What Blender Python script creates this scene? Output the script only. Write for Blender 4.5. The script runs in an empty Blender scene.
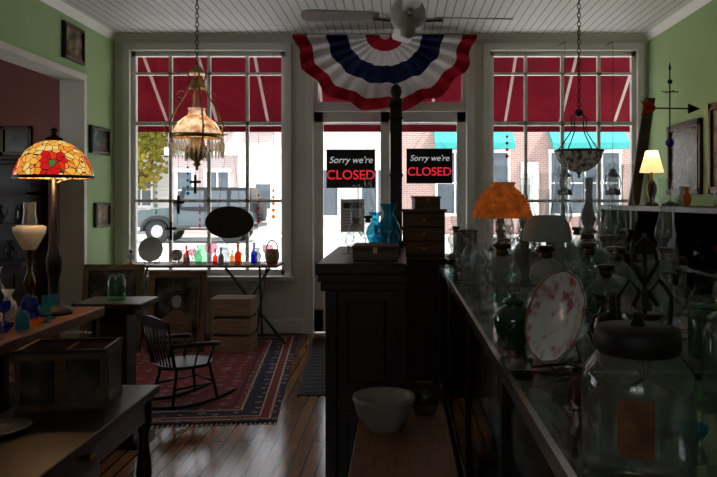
import bpy, bmesh, math, random
from mathutils import Vector, Matrix, Euler
R=random.Random(7)
pi=math.pi
# ------------------------------------------------------------ materials
def newmat(name):
    m=bpy.data.materials.new(name); m.use_nodes=True
    nt=m.node_tree; nt.nodes.clear()
    out=nt.nodes.new('ShaderNodeOutputMaterial')
    return m,nt,out
def N(nt,t,**k):
    n=nt.nodes.new(t)
    for a,b in k.items():
        if a in n.inputs: n.inputs[a].default_value=b
        else: setattr(n,a,b)
    return n
def c4(c): return (c[0],c[1],c[2],1)
def pmat(name,c,rough=.5,metal=0,var=.25,scale=8,bump=0,emit=None,es=0,coat=0,stretch=(1,1,1)):
    m,nt,out=newmat(name)
    b=N(nt,'ShaderNodeBsdfPrincipled'); L=nt.links.new
    tc=N(nt,'ShaderNodeTexCoord'); mp=N(nt,'ShaderNodeMapping'); mp.inputs['Scale'].default_value=stretch
    L(tc.outputs['Object'],mp.inputs['Vector'])
    n=N(nt,'ShaderNodeTexNoise'); n.inputs['Scale'].default_value=scale; n.inputs['Detail'].default_value=4
    L(mp.outputs[0],n.inputs['Vector'])
    r=N(nt,'ShaderNodeValToRGB'); r.color_ramp.elements[0].position=.3; r.color_ramp.elements[1].position=.7
    r.color_ramp.elements[0].color=c4([x*(1-var) for x in c]); r.color_ramp.elements[1].color=c4([min(1,x*(1+var)) for x in c])
    L(n.outputs['Fac'],r.inputs[0]); L(r.outputs[0],b.inputs['Base Color'])
    b.inputs['Roughness'].default_value=rough; b.inputs['Metallic'].default_value=metal
    if coat: b.inputs['Coat Weight'].default_value=coat
    if bump:
        bp=N(nt,'ShaderNodeBump'); bp.inputs['Strength'].default_value=bump; bp.inputs['Distance'].default_value=.01
        L(n.outputs['Fac'],bp.inputs['Height']); L(bp.outputs[0],b.inputs['Normal'])
    if es:
        b.inputs['Emission Color'].default_value=c4(emit or c); b.inputs['Emission Strength'].default_value=es
    L(b.outputs[0],out.inputs[0])
    return m
def wood(name,c1,c2,rough=.35,axis='X',scale=6):
    m,nt,out=newmat(name); L=nt.links.new
    b=N(nt,'ShaderNodeBsdfPrincipled'); b.inputs['Roughness'].default_value=rough
    tc=N(nt,'ShaderNodeTexCoord'); mp=N(nt,'ShaderNodeMapping')
    s={'X':(1,9,9),'Y':(9,1,9),'Z':(9,9,1)}[axis]; mp.inputs['Scale'].default_value=s
    L(tc.outputs['Object'],mp.inputs[0])
    n=N(nt,'ShaderNodeTexNoise'); n.inputs['Scale'].default_value=scale; n.inputs['Detail'].default_value=6; n.inputs['Distortion'].default_value=1.2
    L(mp.outputs[0],n.inputs[0])
    r=N(nt,'ShaderNodeValToRGB'); r.color_ramp.elements[0].position=.35; r.color_ramp.elements[1].position=.65
    r.color_ramp.elements[0].color=c4(c1); r.color_ramp.elements[1].color=c4(c2)
    L(n.outputs[0],r.inputs[0]); L(r.outputs[0],b.inputs['Base Color']); L(b.outputs[0],out.inputs[0])
    return m
def glass(name,tint=(.96,.98,.98),edge=(.42,.47,.47),refl=1.0,rough=.03,pw=3.0,body=None):
    """thin-walled glass: tinted transmission that deepens towards the rim, plus Schlick reflection"""
    m,nt,out=newmat(name); L=nt.links.new
    lw=N(nt,'ShaderNodeLayerWeight'); lw.inputs['Blend'].default_value=.5
    p1=N(nt,'ShaderNodeMath'); p1.operation='POWER'; p1.inputs[1].default_value=pw; L(lw.outputs['Facing'],p1.inputs[0])
    mx=N(nt,'ShaderNodeMixRGB'); mx.inputs[1].default_value=c4(tint); mx.inputs[2].default_value=c4(edge)
    L(p1.outputs[0],mx.inputs[0])
    t=N(nt,'ShaderNodeBsdfTransparent'); L(mx.outputs[0],t.inputs[0])
    g=N(nt,'ShaderNodeBsdfGlossy'); g.inputs['Roughness'].default_value=rough
    p=N(nt,'ShaderNodeMath'); p.operation='POWER'; p.inputs[1].default_value=4; L(lw.outputs['Facing'],p.inputs[0])
    mu=N(nt,'ShaderNodeMath'); mu.operation='MULTIPLY_ADD'; mu.inputs[1].default_value=.7*refl; mu.inputs[2].default_value=.05*refl; L(p.outputs[0],mu.inputs[0])
    ms=N(nt,'ShaderNodeMixShader'); L(mu.outputs[0],ms.inputs[0]); L(t.outputs[0],ms.inputs[1]); L(g.outputs[0],ms.inputs[2])
    last=ms
    if body:
        d=N(nt,'ShaderNodeBsdfTranslucent'); d.inputs[0].default_value=c4(body[0]); d2=N(nt,'ShaderNodeBsdfDiffuse'); d2.inputs[0].default_value=c4(body[0])
        a=N(nt,'ShaderNodeMixShader'); a.inputs[0].default_value=.5; L(d.outputs[0],a.inputs[1]); L(d2.outputs[0],a.inputs[2])
        m2=N(nt,'ShaderNodeMixShader'); m2.inputs[0].default_value=body[1]; L(ms.outputs[0],m2.inputs[1]); L(a.outputs[0],m2.inputs[2]); last=m2
    L(last.outputs[0],out.inputs[0])
    return m
def transl(name,c,tr=.5,emit=0,scale=6,var=.2,c2=None,gloss=0):
    m,nt,out=newmat(name); L=nt.links.new
    tc=N(nt,'ShaderNodeTexCoord'); n=N(nt,'ShaderNodeTexNoise'); n.inputs['Scale'].default_value=scale
    L(tc.outputs['Object'],n.inputs[0])
    r=N(nt,'ShaderNodeValToRGB'); r.color_ramp.elements[0].position=.35; r.color_ramp.elements[1].position=.65
    r.color_ramp.elements[0].color=c4([x*(1-var) for x in c]); r.color_ramp.elements[1].color=c4(c2 or [min(1,x*(1+var)) for x in c])
    L(n.outputs[0],r.inputs[0])
    d=N(nt,'ShaderNodeBsdfDiffuse'); t=N(nt,'ShaderNodeBsdfTranslucent'); L(r.outputs[0],d.inputs[0]); L(r.outputs[0],t.inputs[0])
    ms=N(nt,'ShaderNodeMixShader'); ms.inputs[0].default_value=tr; L(d.outputs[0],ms.inputs[1]); L(t.outputs[0],ms.inputs[2])
    last=ms
    if gloss:
        g=N(nt,'ShaderNodeBsdfGlossy'); g.inputs['Roughness'].default_value=.08; a=N(nt,'ShaderNodeMixShader'); a.inputs[0].default_value=gloss
        L(last.outputs[0],a.inputs[1]); L(g.outputs[0],a.inputs[2]); last=a
    if emit:
        e=N(nt,'ShaderNodeEmission'); e.inputs[1].default_value=emit; L(r.outputs[0],e.inputs[0])
        a=N(nt,'ShaderNodeAddShader'); L(last.outputs[0],a.inputs[0]); L(e.outputs[0],a.inputs[1]); last=a
    L(last.outputs[0],out.inputs[0]); return m
def boards(name,c1,c2,gap,width,length,axis='Y',rough=.3,mortar=.006,offset=.37,bump=.4,grain=True):
    m,nt,out=newmat(name); L=nt.links.new
    b=N(nt,'ShaderNodeBsdfPrincipled'); b.inputs['Roughness'].default_value=rough
    tc=N(nt,'ShaderNodeTexCoord'); mp=N(nt,'ShaderNodeMapping')
    if axis=='Y': mp.inputs['Rotation'].default_value=(0,0,pi/2)
    L(tc.outputs['Object'],mp.inputs[0])
    br=N(nt,'ShaderNodeTexBrick'); br.offset=offset
    br.inputs['Color1'].default_value=c4(c1); br.inputs['Color2'].default_value=c4(c2); br.inputs['Mortar'].default_value=c4(gap)
    br.inputs['Scale'].default_value=1; br.inputs['Mortar Size'].default_value=mortar; br.inputs['Brick Width'].default_value=length; br.inputs['Row Height'].default_value=width
    L(mp.outputs[0],br.inputs[0])
    src=br.outputs[0]
    if grain:
        mp2=N(nt,'ShaderNodeMapping'); mp2.inputs['Scale'].default_value=(14,1,1) if axis=='Y' else (1,14,1)
        L(tc.outputs['Object'],mp2.inputs[0])
        n=N(nt,'ShaderNodeTexNoise'); n.inputs['Scale'].default_value=5; n.inputs['Detail'].default_value=5; L(mp2.outputs[0],n.inputs[0])
        mx=N(nt,'ShaderNodeMixRGB'); mx.blend_type='MULTIPLY'; mx.inputs[0].default_value=.6
        L(br.outputs[0],mx.inputs[1]); L(n.outputs[0],mx.inputs[2]); src=mx.outputs[0]
    L(src,b.inputs['Base Color'])
    bp=N(nt,'ShaderNodeBump'); bp.inputs['Strength'].default_value=bump; bp.inputs['Distance'].default_value=.004; bp.invert=True
    L(br.outputs['Fac'],bp.inputs['Height']); L(bp.outputs[0],b.inputs['Normal'])
    L(b.outputs[0],out.inputs[0]); return m

M_floor=boards('floor_boards',(.52,.24,.10),(.30,.13,.055),(.03,.015,.01),.075,1.4,'Y',rough=.15)
M_ceil=boards('beadboard',(.66,.66,.65),(.62,.62,.61),(.26,.26,.25),.085,30,'Y',rough=.6,mortar=.006,grain=False,bump=.6)
M_green=pmat('green_paint',(.37,.52,.25),.8,var=.06,scale=2)
M_pink=pmat('pink_paint',(.40,.15,.125),.8,var=.06,scale=2)
M_cream=pmat('cream_trim',(.72,.69,.60),.5,var=.06,scale=3)
M_white=pmat('white_paint',(.82,.81,.77),.5,var=.04,scale=3)
M_brown=wood('brown_wood',(.09,.04,.016),(.19,.09,.04),.4,'X')
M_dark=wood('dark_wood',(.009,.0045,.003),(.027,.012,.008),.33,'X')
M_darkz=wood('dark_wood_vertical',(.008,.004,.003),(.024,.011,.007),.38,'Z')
M_orange=wood('orange_wood',(.14,.055,.022),(.25,.11,.045),.4,'Y')
M_crate=wood('crate_wood',(.20,.12,.06),(.32,.20,.11),.7,'X')
M_black=pmat('black_paint',(.010,.010,.010),.35,var=.3)
M_iron=pmat('wrought_iron',(.010,.009,.009),.55,metal=0,var=.3)
M_brass=pmat('aged_brass',(.50,.32,.11),.3,metal=1,var=.3)
M_bronze=pmat('dark_bronze',(.12,.07,.03),.35,metal=1,var=.3)
M_gold=pmat('gilt_frame',(.16,.10,.04),.45,metal=.6,var=.4,scale=20,bump=.3)
M_steel=pmat('steel',(.5,.5,.5),.25,metal=1,var=.1)
M_gls=glass('clear_glass',(.95,.97,.97),(.28,.32,.33),1.1,body=((.8,.86,.86),.05))
M_pane=glass('window_pane',(.99,.99,.99),(.9,.92,.92),.35,.0)
M_case=glass('case_glass',(.85,.9,.88),(.7,.75,.75),.8,.02)
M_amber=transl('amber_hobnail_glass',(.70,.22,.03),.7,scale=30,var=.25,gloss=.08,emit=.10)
M_amberg=glass('amber_glass',(.95,.5,.12),(.5,.16,.02),body=((.7,.28,.05),.25))
M_blueg=glass('teal_blue_glass',(.15,.62,.78),(.02,.2,.3),body=((.05,.4,.55),.3))
M_greeng=glass('green_glass',(.6,.85,.68),(.12,.32,.2),body=((.2,.5,.3),.08))
M_redg=glass('red_glass',(.85,.15,.10),(.3,.02,.02),body=((.6,.04,.03),.2))
M_pinkg=glass('pink_glass',(.9,.6,.68),(.6,.2,.3),body=((.8,.4,.5),.2))
M_cobalt=glass('cobalt_glass',(.12,.2,.8),(.02,.03,.3),body=((.04,.06,.5),.2))
M_smoke=glass('smoky_glass',(.6,.6,.57),(.12,.12,.12))
M_crystal=glass('cut_crystal',(.9,.9,.88),(.5,.5,.48),1.0,.1,body=((.95,.93,.87),.5))
M_milk=transl('milk_glass',(.62,.68,.67),.45,var=.06,gloss=.05)
M_litshade=transl('lit_shade',(.95,.60,.30),.5,emit=1.0,var=.1,scale=4)
M_painted=transl('painted_shade',(.62,.28,.10),.55,emit=.35,scale=16,var=.3,c2=(.98,.88,.72))
M_ceramic=pmat('ceramic_white',(.62,.60,.56),.25,var=.08)
M_stone=pmat('stoneware',(.30,.27,.23),.3,var=.12)
M_darkgreen=pmat('dark_green_glaze',(.008,.06,.035),.12,var=.4,coat=1)
M_red=transl('bunting_red',(.28,.013,.022),.35,var=.1)
M_wht=transl('bunting_white',(.58,.56,.56),.3,var=.05)
M_navy=transl('bunting_navy',(.016,.018,.06),.25,var=.2)
M_awn=transl('awning_red',(.20,.016,.032),.55,var=.1,scale=3)
M_awnw=transl('awning_white',(.75,.66,.62),.6,var=.04)
M_teal=pmat('teal_canvas',(.03,.30,.28),.8,var=.1)
M_neonr=pmat('sign_red',(.8,.02,.03),.4,emit=(1,.03,.06),es=.6)
M_neonw=pmat('sign_white',(.8,.8,.8),.4,emit=(.9,.95,1),es=.35)
M_wicker=pmat('wicker',(.34,.2,.09),.7,var=.5,scale=40,bump=.5)
M_road=pmat('asphalt',(.50,.50,.50),.9,var=.08,scale=3)
M_walk=pmat('sidewalk',(.78,.76,.72),.9,var=.05,scale=3)
M_jeep=pmat('jeep_paint',(.05,.08,.09),.3,var=.05,coat=.6)
M_rubber=pmat('tyre',(.02,.02,.02),.8)
M_carglass=pmat('car_glass',(.09,.11,.13),.08,var=.1)
M_leaf=transl('leaf',(.22,.30,.04),.4,var=.4,c2=(.55,.42,.08),scale=1)
M_bark=pmat('bark',(.10,.07,.05),.9,bump=.5)
M_mat=pmat('rubber_mat',(.035,.035,.035),.9,var=.3,scale=60,bump=.4)
M_wall2=pmat('pale_stucco',(.66,.65,.62),.9,var=.06,scale=1)
M_blockfence=pmat('block_fence_wood',(.12,.08,.05),.9,var=.3)  # dark wood for the added light-blocking fence
M_brickr=boards('brick',(.40,.21,.18),(.33,.16,.14),(.44,.40,.37),.08,.24,'X',rough=.9,mortar=.012,offset=.5,bump=.1,grain=False)
M_brickp=boards('painted_brick',(.50,.38,.36),(.44,.32,.30),(.55,.50,.48),.08,.24,'X',rough=.9,mortar=.012,offset=.5,bump=.1,grain=False)
for mm in (M_brickr,M_brickp):
    for n in mm.node_tree.nodes:
        if n.type=='MAPPING': n.inputs['Rotation'].default_value=(-pi/2,0,0)
def stained():
    m,nt,out=newmat('stained_glass'); L=nt.links.new
    tc=N(nt,'ShaderNodeTexCoord'); S=32
    v=N(nt,'ShaderNodeTexVoronoi'); v.inputs['Scale'].default_value=S; L(tc.outputs['Object'],v.inputs[0])
    e=N(nt,'ShaderNodeTexVoronoi'); e.feature='DISTANCE_TO_EDGE'; e.inputs['Scale'].default_value=S; L(tc.outputs['Object'],e.inputs[0])
    sc=N(nt,'ShaderNodeSeparateColor'); L(v.outputs['Color'],sc.inputs[0])
    r1=N(nt,'ShaderNodeValToRGB'); cr=r1.color_ramp; cr.interpolation='CONSTANT'
    cr.elements[0].color=(1,.30,.03,1); cr.elements[1].position=.35; cr.elements[1].color=(1,.48,.07,1)
    x=cr.elements.new(.7); x.color=(1,.66,.2,1)
    r2=N(nt,'ShaderNodeValToRGB'); cr=r2.color_ramp; cr.interpolation='CONSTANT'
    cr.elements[0].color=(.75,.01,.015,1); cr.elements[1].position=.6; cr.elements[1].color=(.8,.04,.01,1)
    x=cr.elements.new(.85); x.color=(.08,.2,.03,1)
    L(sc.outputs[0],r1.inputs[0]); L(sc.outputs[1],r2.inputs[0])
    ds=None
    for k in range(4):
        a=k*pi/2-1.15
        vd=N(nt,'ShaderNodeVectorMath'); vd.operation='DISTANCE'; L(v.outputs['Position'],vd.inputs[0]); vd.inputs[1].default_value=(.155*math.cos(a),.155*math.sin(a),.735)
        if ds is None: ds=vd.outputs['Value']
        else:
            mn=N(nt,'ShaderNodeMath'); mn.operation='MINIMUM'; L(ds,mn.inputs[0]); L(vd.outputs['Value'],mn.inputs[1]); ds=mn.outputs[0]
    g=N(nt,'ShaderNodeMath'); g.operation='LESS_THAN'; g.inputs[1].default_value=.066; L(ds,g.inputs[0])
    mx=N(nt,'ShaderNodeMixRGB'); L(g.outputs[0],mx.inputs[0]); L(r1.outputs[0],mx.inputs[1]); L(r2.outputs[0],mx.inputs[2])
    ed=N(nt,'ShaderNodeMath'); ed.operation='GREATER_THAN'; ed.inputs[1].default_value=.045; L(e.outputs['Distance'],ed.inputs[0])
    m2=N(nt,'ShaderNodeMixRGB'); m2.inputs[1].default_value=(.01,.01,.01,1); L(ed.outputs[0],m2.inputs[0]); L(mx.outputs[0],m2.inputs[2])
    b=N(nt,'ShaderNodeBsdfPrincipled'); b.inputs['Roughness'].default_value=.25
    L(m2.outputs[0],b.inputs['Base Color']); L(m2.outputs[0],b.inputs['Emission Color']); b.inputs['Emission Strength'].default_value=.85
    L(b.outputs[0],out.inputs[0]); return m
M_stain=stained()
def rugmat(hx,hy):
    m,nt,out=newmat('persian_rug'); L=nt.links.new
    tc=N(nt,'ShaderNodeTexCoord'); sp=N(nt,'ShaderNodeSeparateXYZ'); L(tc.outputs['Object'],sp.inputs[0])
    def mth(op,a,b=None):
        n=N(nt,'ShaderNodeMath'); n.operation=op
        for i,x in enumerate((a,b)):
            if x is None: continue
            if isinstance(x,(int,float)): n.inputs[i].default_value=x
            else: L(x,n.inputs[i])
        return n.outputs[0]
    ax=mth('ABSOLUTE',sp.outputs[0]); ay=mth('ABSOLUTE',sp.outputs[1])
    d=mth('MINIMUM',mth('SUBTRACT',hx,ax),mth('SUBTRACT',hy,ay))
    r=N(nt,'ShaderNodeValToRGB'); cr=r.color_ramp; cr.interpolation='CONSTANT'
    red=(.22,.035,.035,1); navy=(.02,.024,.06,1); crm=(.55,.46,.34,1)
    cr.elements[0].color=navy; cr.elements[1].position=.04; cr.elements[1].color=crm
    for p,c in ((.055,red),(.11,crm),(.125,navy),(.25,crm),(.265,red),(.31,navy),(.325,red)):
        e=cr.elements.new(p); e.color=c
    L(d,r.inputs[0])
    v=N(nt,'ShaderNodeTexVoronoi'); v.inputs['Scale'].default_value=8; v.distance='MANHATTAN'; v.inputs['Randomness'].default_value=.3
    cb=N(nt,'ShaderNodeCombineXYZ'); L(ax,cb.inputs[0]); L(ay,cb.inputs[1]); L(cb.outputs[0],v.inputs[0])
    r2=N(nt,'ShaderNodeValToRGB'); cr=r2.color_ramp; cr.interpolation='CONSTANT'
    cr.elements[0].color=(.62,.50,.35,1); cr.elements[1].position=.14; cr.elements[1].color=(.03,.035,.10,1)
    e=cr.elements.new(.28); e.color=(.58,.45,.32,1); e=cr.elements.new(.34); e.color=(.26,.045,.045,1)
    L(v.outputs['Distance'],r2.inputs[0])
    msk=mth('LESS_THAN',v.outputs['Distance'],.42)
    mx=N(nt,'ShaderNodeMixRGB'); L(mth('MULTIPLY',msk,.9),mx.inputs[0]); L(r.outputs[0],mx.inputs[1]); L(r2.outputs[0],mx.inputs[2])
    b=N(nt,'ShaderNodeBsdfPrincipled'); b.inputs['Roughness'].default_value=.95
    L(mx.outputs[0],b.inputs['Base Color']); L(b.outputs[0],out.inputs[0]); return m
def picmat(name,c1,c2,c3,scale=5,rough=.25):
    m,nt,out=newmat(name); L=nt.links.new
    tc=N(nt,'ShaderNodeTexCoord'); n=N(nt,'ShaderNodeTexNoise'); n.inputs['Scale'].default_value=scale; n.inputs['Detail'].default_value=3
    L(tc.outputs['Object'],n.inputs[0]); r=N(nt,'ShaderNodeValToRGB'); cr=r.color_ramp
    cr.elements[0].position=.35; cr.elements[0].color=c4(c1); cr.elements[1].position=.65; cr.elements[1].color=c4(c3)
    e=cr.elements.new(.5); e.color=c4(c2); L(n.outputs[0],r.inputs[0])
    b=N(nt,'ShaderNodeBsdfPrincipled'); b.inputs['Roughness'].default_value=rough; L(r.outputs[0],b.inputs['Base Color']); L(b.outputs[0],out.inputs[0]); return m
M_pic1=picmat('landscape_print',(.05,.06,.05),(.20,.14,.08),(.42,.35,.25),6)
M_pic2=picmat('dark_print',(.012,.012,.012),(.05,.038,.025),(.13,.105,.08),8)
M_plate=picmat('floral_plate',(.50,.15,.12),(.76,.76,.73),(.80,.80,.78),26)
M_label=pmat('amber_label',(.20,.08,.025),.6,var=.5,scale=25)
M_mosaic=transl('mottled_bowl',(.16,.15,.12),.5,scale=26,var=.3,c2=(.95,.92,.84),gloss=.05)

# ------------------------------------------------------------ mesh builder
class M:
    def __init__(s): s.bm=bmesh.new(); s.mats=[]
    def mi(s,m):
        if m not in s.mats: s.mats.append(m)
        return s.mats.index(m)
    def box(s,a,b,mat,rot=None,bev=0):
        a=Vector(a);b=Vector(b); c=(a+b)/2; d=b-a
        mt=Matrix.Translation(c)
        if rot: mt=mt@Euler(rot).to_matrix().to_4x4()
        mt=mt@Matrix.Diagonal((abs(d.x),abs(d.y),abs(d.z),1))
        r=bmesh.ops.create_cube(s.bm,size=1,matrix=mt)
        vs=r['verts']; i=s.mi(mat); fs={f for v in vs for f in v.link_faces}
        for f in fs: f.material_index=i
        if bev:
            es=list({e for v in vs for e in v.link_edges})
            rr=bmesh.ops.bevel(s.bm,geom=es,offset=bev,segments=2,affect='EDGES',profile=.5)
            for f in rr['faces']: f.material_index=i
        return s
    def lathe(s,prof,mat,c=(0,0,0),seg=24,mt=None,fl=0,nf=12,cap=False):
        i=s.mi(mat); T=Matrix.Translation(Vector(c))
        if mt is not None: T=T@mt
        rings=[]
        for r,z in prof:
            if r<1e-5: rings.append([s.bm.verts.new(T@Vector((0,0,z)))])
            else:
                ring=[]
                for k in range(seg):
                    a=2*pi*k/seg; rr=r*(1+fl*math.cos(nf*a))
                    ring.append(s.bm.verts.new(T@Vector((rr*math.cos(a),rr*math.sin(a),z))))
                rings.append(ring)
        for A,B in zip(rings,rings[1:]):
            for k in range(seg):
                k2=(k+1)%seg
                if len(A)==1 and len(B)==1: continue
                if len(A)==1: v=[A[0],B[k2],B[k]]
                elif len(B)==1: v=[A[k],A[k2],B[0]]
                else: v=[A[k],A[k2],B[k2],B[k]]
                f=s.bm.faces.new(v); f.material_index=i; f.smooth=True
        return s
    def tube(s,pts,r,mat,seg=6,closed=False,flat=1):
        i=s.mi(mat); pts=[Vector(p) for p in pts]; n=len(pts)
        rs=r if isinstance(r,(list,tuple)) else [r]*n
        up=None; rings=[]
        for k,p in enumerate(pts):
            if closed: t=pts[(k+1)%n]-pts[k-1]
            else: t=pts[min(k+1,n-1)]-pts[max(k-1,0)]
            t.normalize()
            if up is None:
                up=Vector((0,0,1)) if abs(t.z)<.9 else Vector((1,0,0))
            u=(up-t*up.dot(t)); 
            if u.length<1e-4: u=t.orthogonal()
            u.normalize(); up=u; w=t.cross(u)
            rings.append([s.bm.verts.new(p+(u*math.cos(2*pi*j/seg)*flat+w*math.sin(2*pi*j/seg))*rs[k]) for j in range(seg)])
        pr=list(zip(rings,rings[1:]))
        if closed: pr.append((rings[-1],rings[0]))
        for A,B in pr:
            for j in range(seg):
                j2=(j+1)%seg; f=s.bm.faces.new([A[j],A[j2],B[j2],B[j]]); f.material_index=i; f.smooth=True
        if not closed:
            for q in (rings[0][::-1],rings[-1]):
                f=s.bm.faces.new(q); f.material_index=i
        return s
    def sph(s,c,r,mat,sc=(1,1,1),seg=14):
        i=s.mi(mat); mt=Matrix.Translation(Vector(c))@Matrix.Diagonal((sc[0],sc[1],sc[2],1))
        q=bmesh.ops.create_uvsphere(s.bm,u_segments=seg,v_segments=seg//2+1,radius=r,matrix=mt)
        for f in {f for v in q['verts'] for f in v.link_faces}: f.material_index=i; f.smooth=True
        return s
    def prism(s,pts,dvec,mat):
        i=s.mi(mat); d=Vector(dvec)
        A=[s.bm.verts.new(Vector(p)) for p in pts]; B=[s.bm.verts.new(Vector(p)+d) for p in pts]
        n=len(A); fs=[s.bm.faces.new(A),s.bm.faces.new(B[::-1])]
        for k in range(n): fs.append(s.bm.faces.new([A[k],B[k],B[(k+1)%n],A[(k+1)%n]]))
        for f in fs: f.material_index=i
        return s
    def text(s,body,size,mt,mat,ext=.002,bev=0,shear=0):
        cu=bpy.data.curves.new('t','FONT'); cu.body=body; cu.size=size; cu.extrude=ext; cu.align_x='CENTER'; cu.align_y='CENTER'; cu.offset=bev; cu.shear=shear
        ob=bpy.data.objects.new('t',cu); bpy.context.collection.objects.link(ob)
        bpy.context.view_layer.update()
        dg=bpy.context.evaluated_depsgraph_get(); me=bpy.data.meshes.new_from_object(ob.evaluated_get(dg))
        me.transform(mt); old=set(s.bm.faces); i=s.mi(mat); s.bm.from_mesh(me)
        for f in s.bm.faces:
            if f not in old: f.material_index=i
        bpy.data.objects.remove(ob); bpy.data.meshes.remove(me); return s
    def out(s,name,loc=(0,0,0),rz=0,rot=None,parent=None):
        bmesh.ops.recalc_face_normals(s.bm,faces=s.bm.faces)
        me=bpy.data.meshes.new(name); s.bm.to_mesh(me); s.bm.free()
        for m in s.mats: me.materials.append(m)
        ob=bpy.data.objects.new(name,me); bpy.context.collection.objects.link(ob)
        ob.location=loc; ob.rotation_euler=rot or (0,0,rz)
        if parent: ob.parent=parent
        return ob

# ------------------------------------------------------------ room shell
XL,XR,YF,H=-3.1,2.69,7.6,3.24
M().box((-5.6,-1.6,-.12),(XR+.2,YF+.2,0),M_floor).out('floor')
M().box((-5.6,-2.6,H),(XR+.2,YF+.2,H+.15),M_ceil).out('ceiling')  # slab extended past the back wall, added overhang keeps sun off the back opening
M().box((XR,-1.6,0),(XR+.2,YF+.2,H),M_green).out('wall_right')
def holed_wall(m,axis,p0,p1,a0,a1,holes,z0,z1,mat):
    def bx(u0,u1,za,zb):
        if axis=='X': m.box((u0,p0,za),(u1,p1,zb),mat)
        else: m.box((p0,u0,za),(p1,u1,zb),mat)
    u=a0
    for h0,h1 in holes: bx(u,h0,0,H); bx(h0,h1,0,z0); bx(h0,h1,z1,H); u=h1
    bx(u,a1,0,H)
m=M(); holed_wall(m,'X',-1.6,-1.5,-5.6,XR,((-1.4,.1),),1.3,2.2,M_green); m.out('wall_back')  # opening added behind the camera to admit fill light
m=M(); holed_wall(m,'Y',-5.6,-5.5,-1.5,YF,((3.8,5.8),),.9,2.3,M_pink); m.out('wall_left_alcove')  # opening added out of view so daylight reaches the alcove
def sash(name,axis,p,h0,h1,z0,z1):
    m=M()
    def bx(u0,u1,za,zb,t=.03):
        if axis=='X': m.box((u0,p-t,za),(u1,p+t,zb),M_white)
        else: m.box((p-t,u0,za),(p+t,u1,zb),M_white)
    bx(h0,h0+.05,z0,z1); bx(h1-.05,h1,z0,z1); bx(h0,h1,z0,z0+.05); bx(h0,h1,z1-.05,z1); bx((h0+h1)/2-.02,(h0+h1)/2+.02,z0,z1); bx(h0,h1,(z0+z1)/2-.02,(z0+z1)/2+.02)
    m.out(name)
sash('fill_window_back','X',-1.55,-1.4,.1,1.3,2.2)  # sash of the added back window, there only for fill light
sash('fill_window_alcove','Y',-5.55,3.8,5.8,.9,2.3)  # sash of the added alcove window, there to light the pink wall
m=M(); m.box((XL-.2,-1.5,2.68),(XL,6.89,H),M_green); m.box((XL-.2,6.89,0),(XL,YF,H),M_green); m.out('wall_left')
M().box((-5.5,YF-.02,0),(XL-.2,YF+.2,H),M_pink).out('wall_front_alcove')
m=M(); m.box((XL-.22,-1.5,2.62),(XL+.02,6.89,2.68),M_cream); m.box((XL-.22,6.83,0),(XL+.02,6.89,2.62),M_cream); m.out('trim_1')
WL=(-2.93,-1.25); WR=(.977,2.574); DO=(-.945,.728); Z0,Z1=.63,3.07
m=M()
y0,y1=YF,YF+.2
for a,b in ((XL,WL[0]),(WL[1],DO[0]),(DO[1],WR[0]),(WR[1],XR)): m.box((a,y0,0),(b,y1,H),M_cream)
for a,b in (WL,WR): m.box((a,y0,0),(b,y1,Z0),M_cream); m.box((a,y0,Z1),(b,y1,H),M_cream)
m.box((DO[0],y0,Z1),(DO[1],y1,H),M_cream)
m.out('wall_front')
m=M()
for a,b in (WL,WR):
    m.box((a-.07,YF-.03,Z0-.02),(a,YF,Z1+.07),M_white); m.box((b,YF-.03,Z0-.02),(b+.07,YF,Z1+.07),M_white)
    m.box((a-.07,YF-.035,Z1),(b+.07,YF,Z1+.08),M_white)
    m.box((a-.1,YF-.12,Z0-.05),(b+.1,YF+.02,Z0),M_white,bev=.006)
    n=4
    for k in range(n):
        w=(b-a)/n; m.box((a+k*w+.04,YF-.012,.2),(a+(k+1)*w-.04,YF,.5),M_white)
m.box((DO[0]-.08,YF-.03,0),(DO[0],YF,Z1+.07),M_white); m.box((DO[1],YF-.03,0),(DO[1]+.08,YF,Z1+.07),M_white)
m.box((DO[0]-.08,YF-.035,Z1),(DO[1]+.08,YF,Z1+.08),M_white)
m.out('trim_2')
m=M(); m.prism([(XL,YF,H),(XL,YF-.07,H),(XL,YF,H-.09)],(XR-XL,0,0),M_white); m.prism([(XR,-1.5,H),(XR-.06,-1.5,H),(XR,-1.5,H-.07)],(0,9.1,0),M_white); m.prism([(XL,-1.5,H),(XL+.06,-1.5,H),(XL,-1.5,H-.07)],(0,9.1,0),M_white); m.out('trim_3')
m=M(); m.box((XL,YF-.02,0),(DO[0]-.08,YF,.14),M_white); m.box((DO[1]+.08,YF-.02,0),(XR,YF,.14),M_white); m.out('baseboard_front')
M().box((XR-.02,-1.5,0),(XR,YF-.02,.14),M_white).out('baseboard_right')
def window(a,b,name):
    m=M(); f=.045
    m.box((a,YF+.04,Z0),(a+f,YF+.1,Z1),M_white); m.box((b-f,YF+.04,Z0),(b,YF+.1,Z1),M_white)
    m.box((a,YF+.04,Z0),(b,YF+.1,Z0+.06),M_white); m.box((a,YF+.04,Z1-.05),(b,YF+.1,Z1),M_white)
    for k in (1,2,3):
        x=a+(b-a)*k/4; m.box((x-.017,YF+.05,Z0),(x+.017,YF+.09,Z1),M_white)
    for z,t in ((2.83,.014),(2.286,.022),(1.44,.016)):
        m.box((a,YF+.05,z-t),(b,YF+.09,z+t),M_white)
    m.box((a,YF+.068,Z0),(b,YF+.072,Z1),M_pane)
    m.out(name)
window(*WL,'window_1'); window(*WR,'window_2')
m=M(); a,b=DO
m.box((a,YF+.03,2.42),(b,YF+.13,2.52),M_white); m.box((a,YF+.03,Z1-.05),(b,YF+.13,Z1),M_white)
for x in (a,b-.05,(a+b)/2-.02): m.box((x,YF+.04,2.5),(x+.05,YF+.1,Z1),M_white)
m.box((a,YF+.068,2.5),(b,YF+.072,Z1),M_pane); m.out('window_3')
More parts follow.
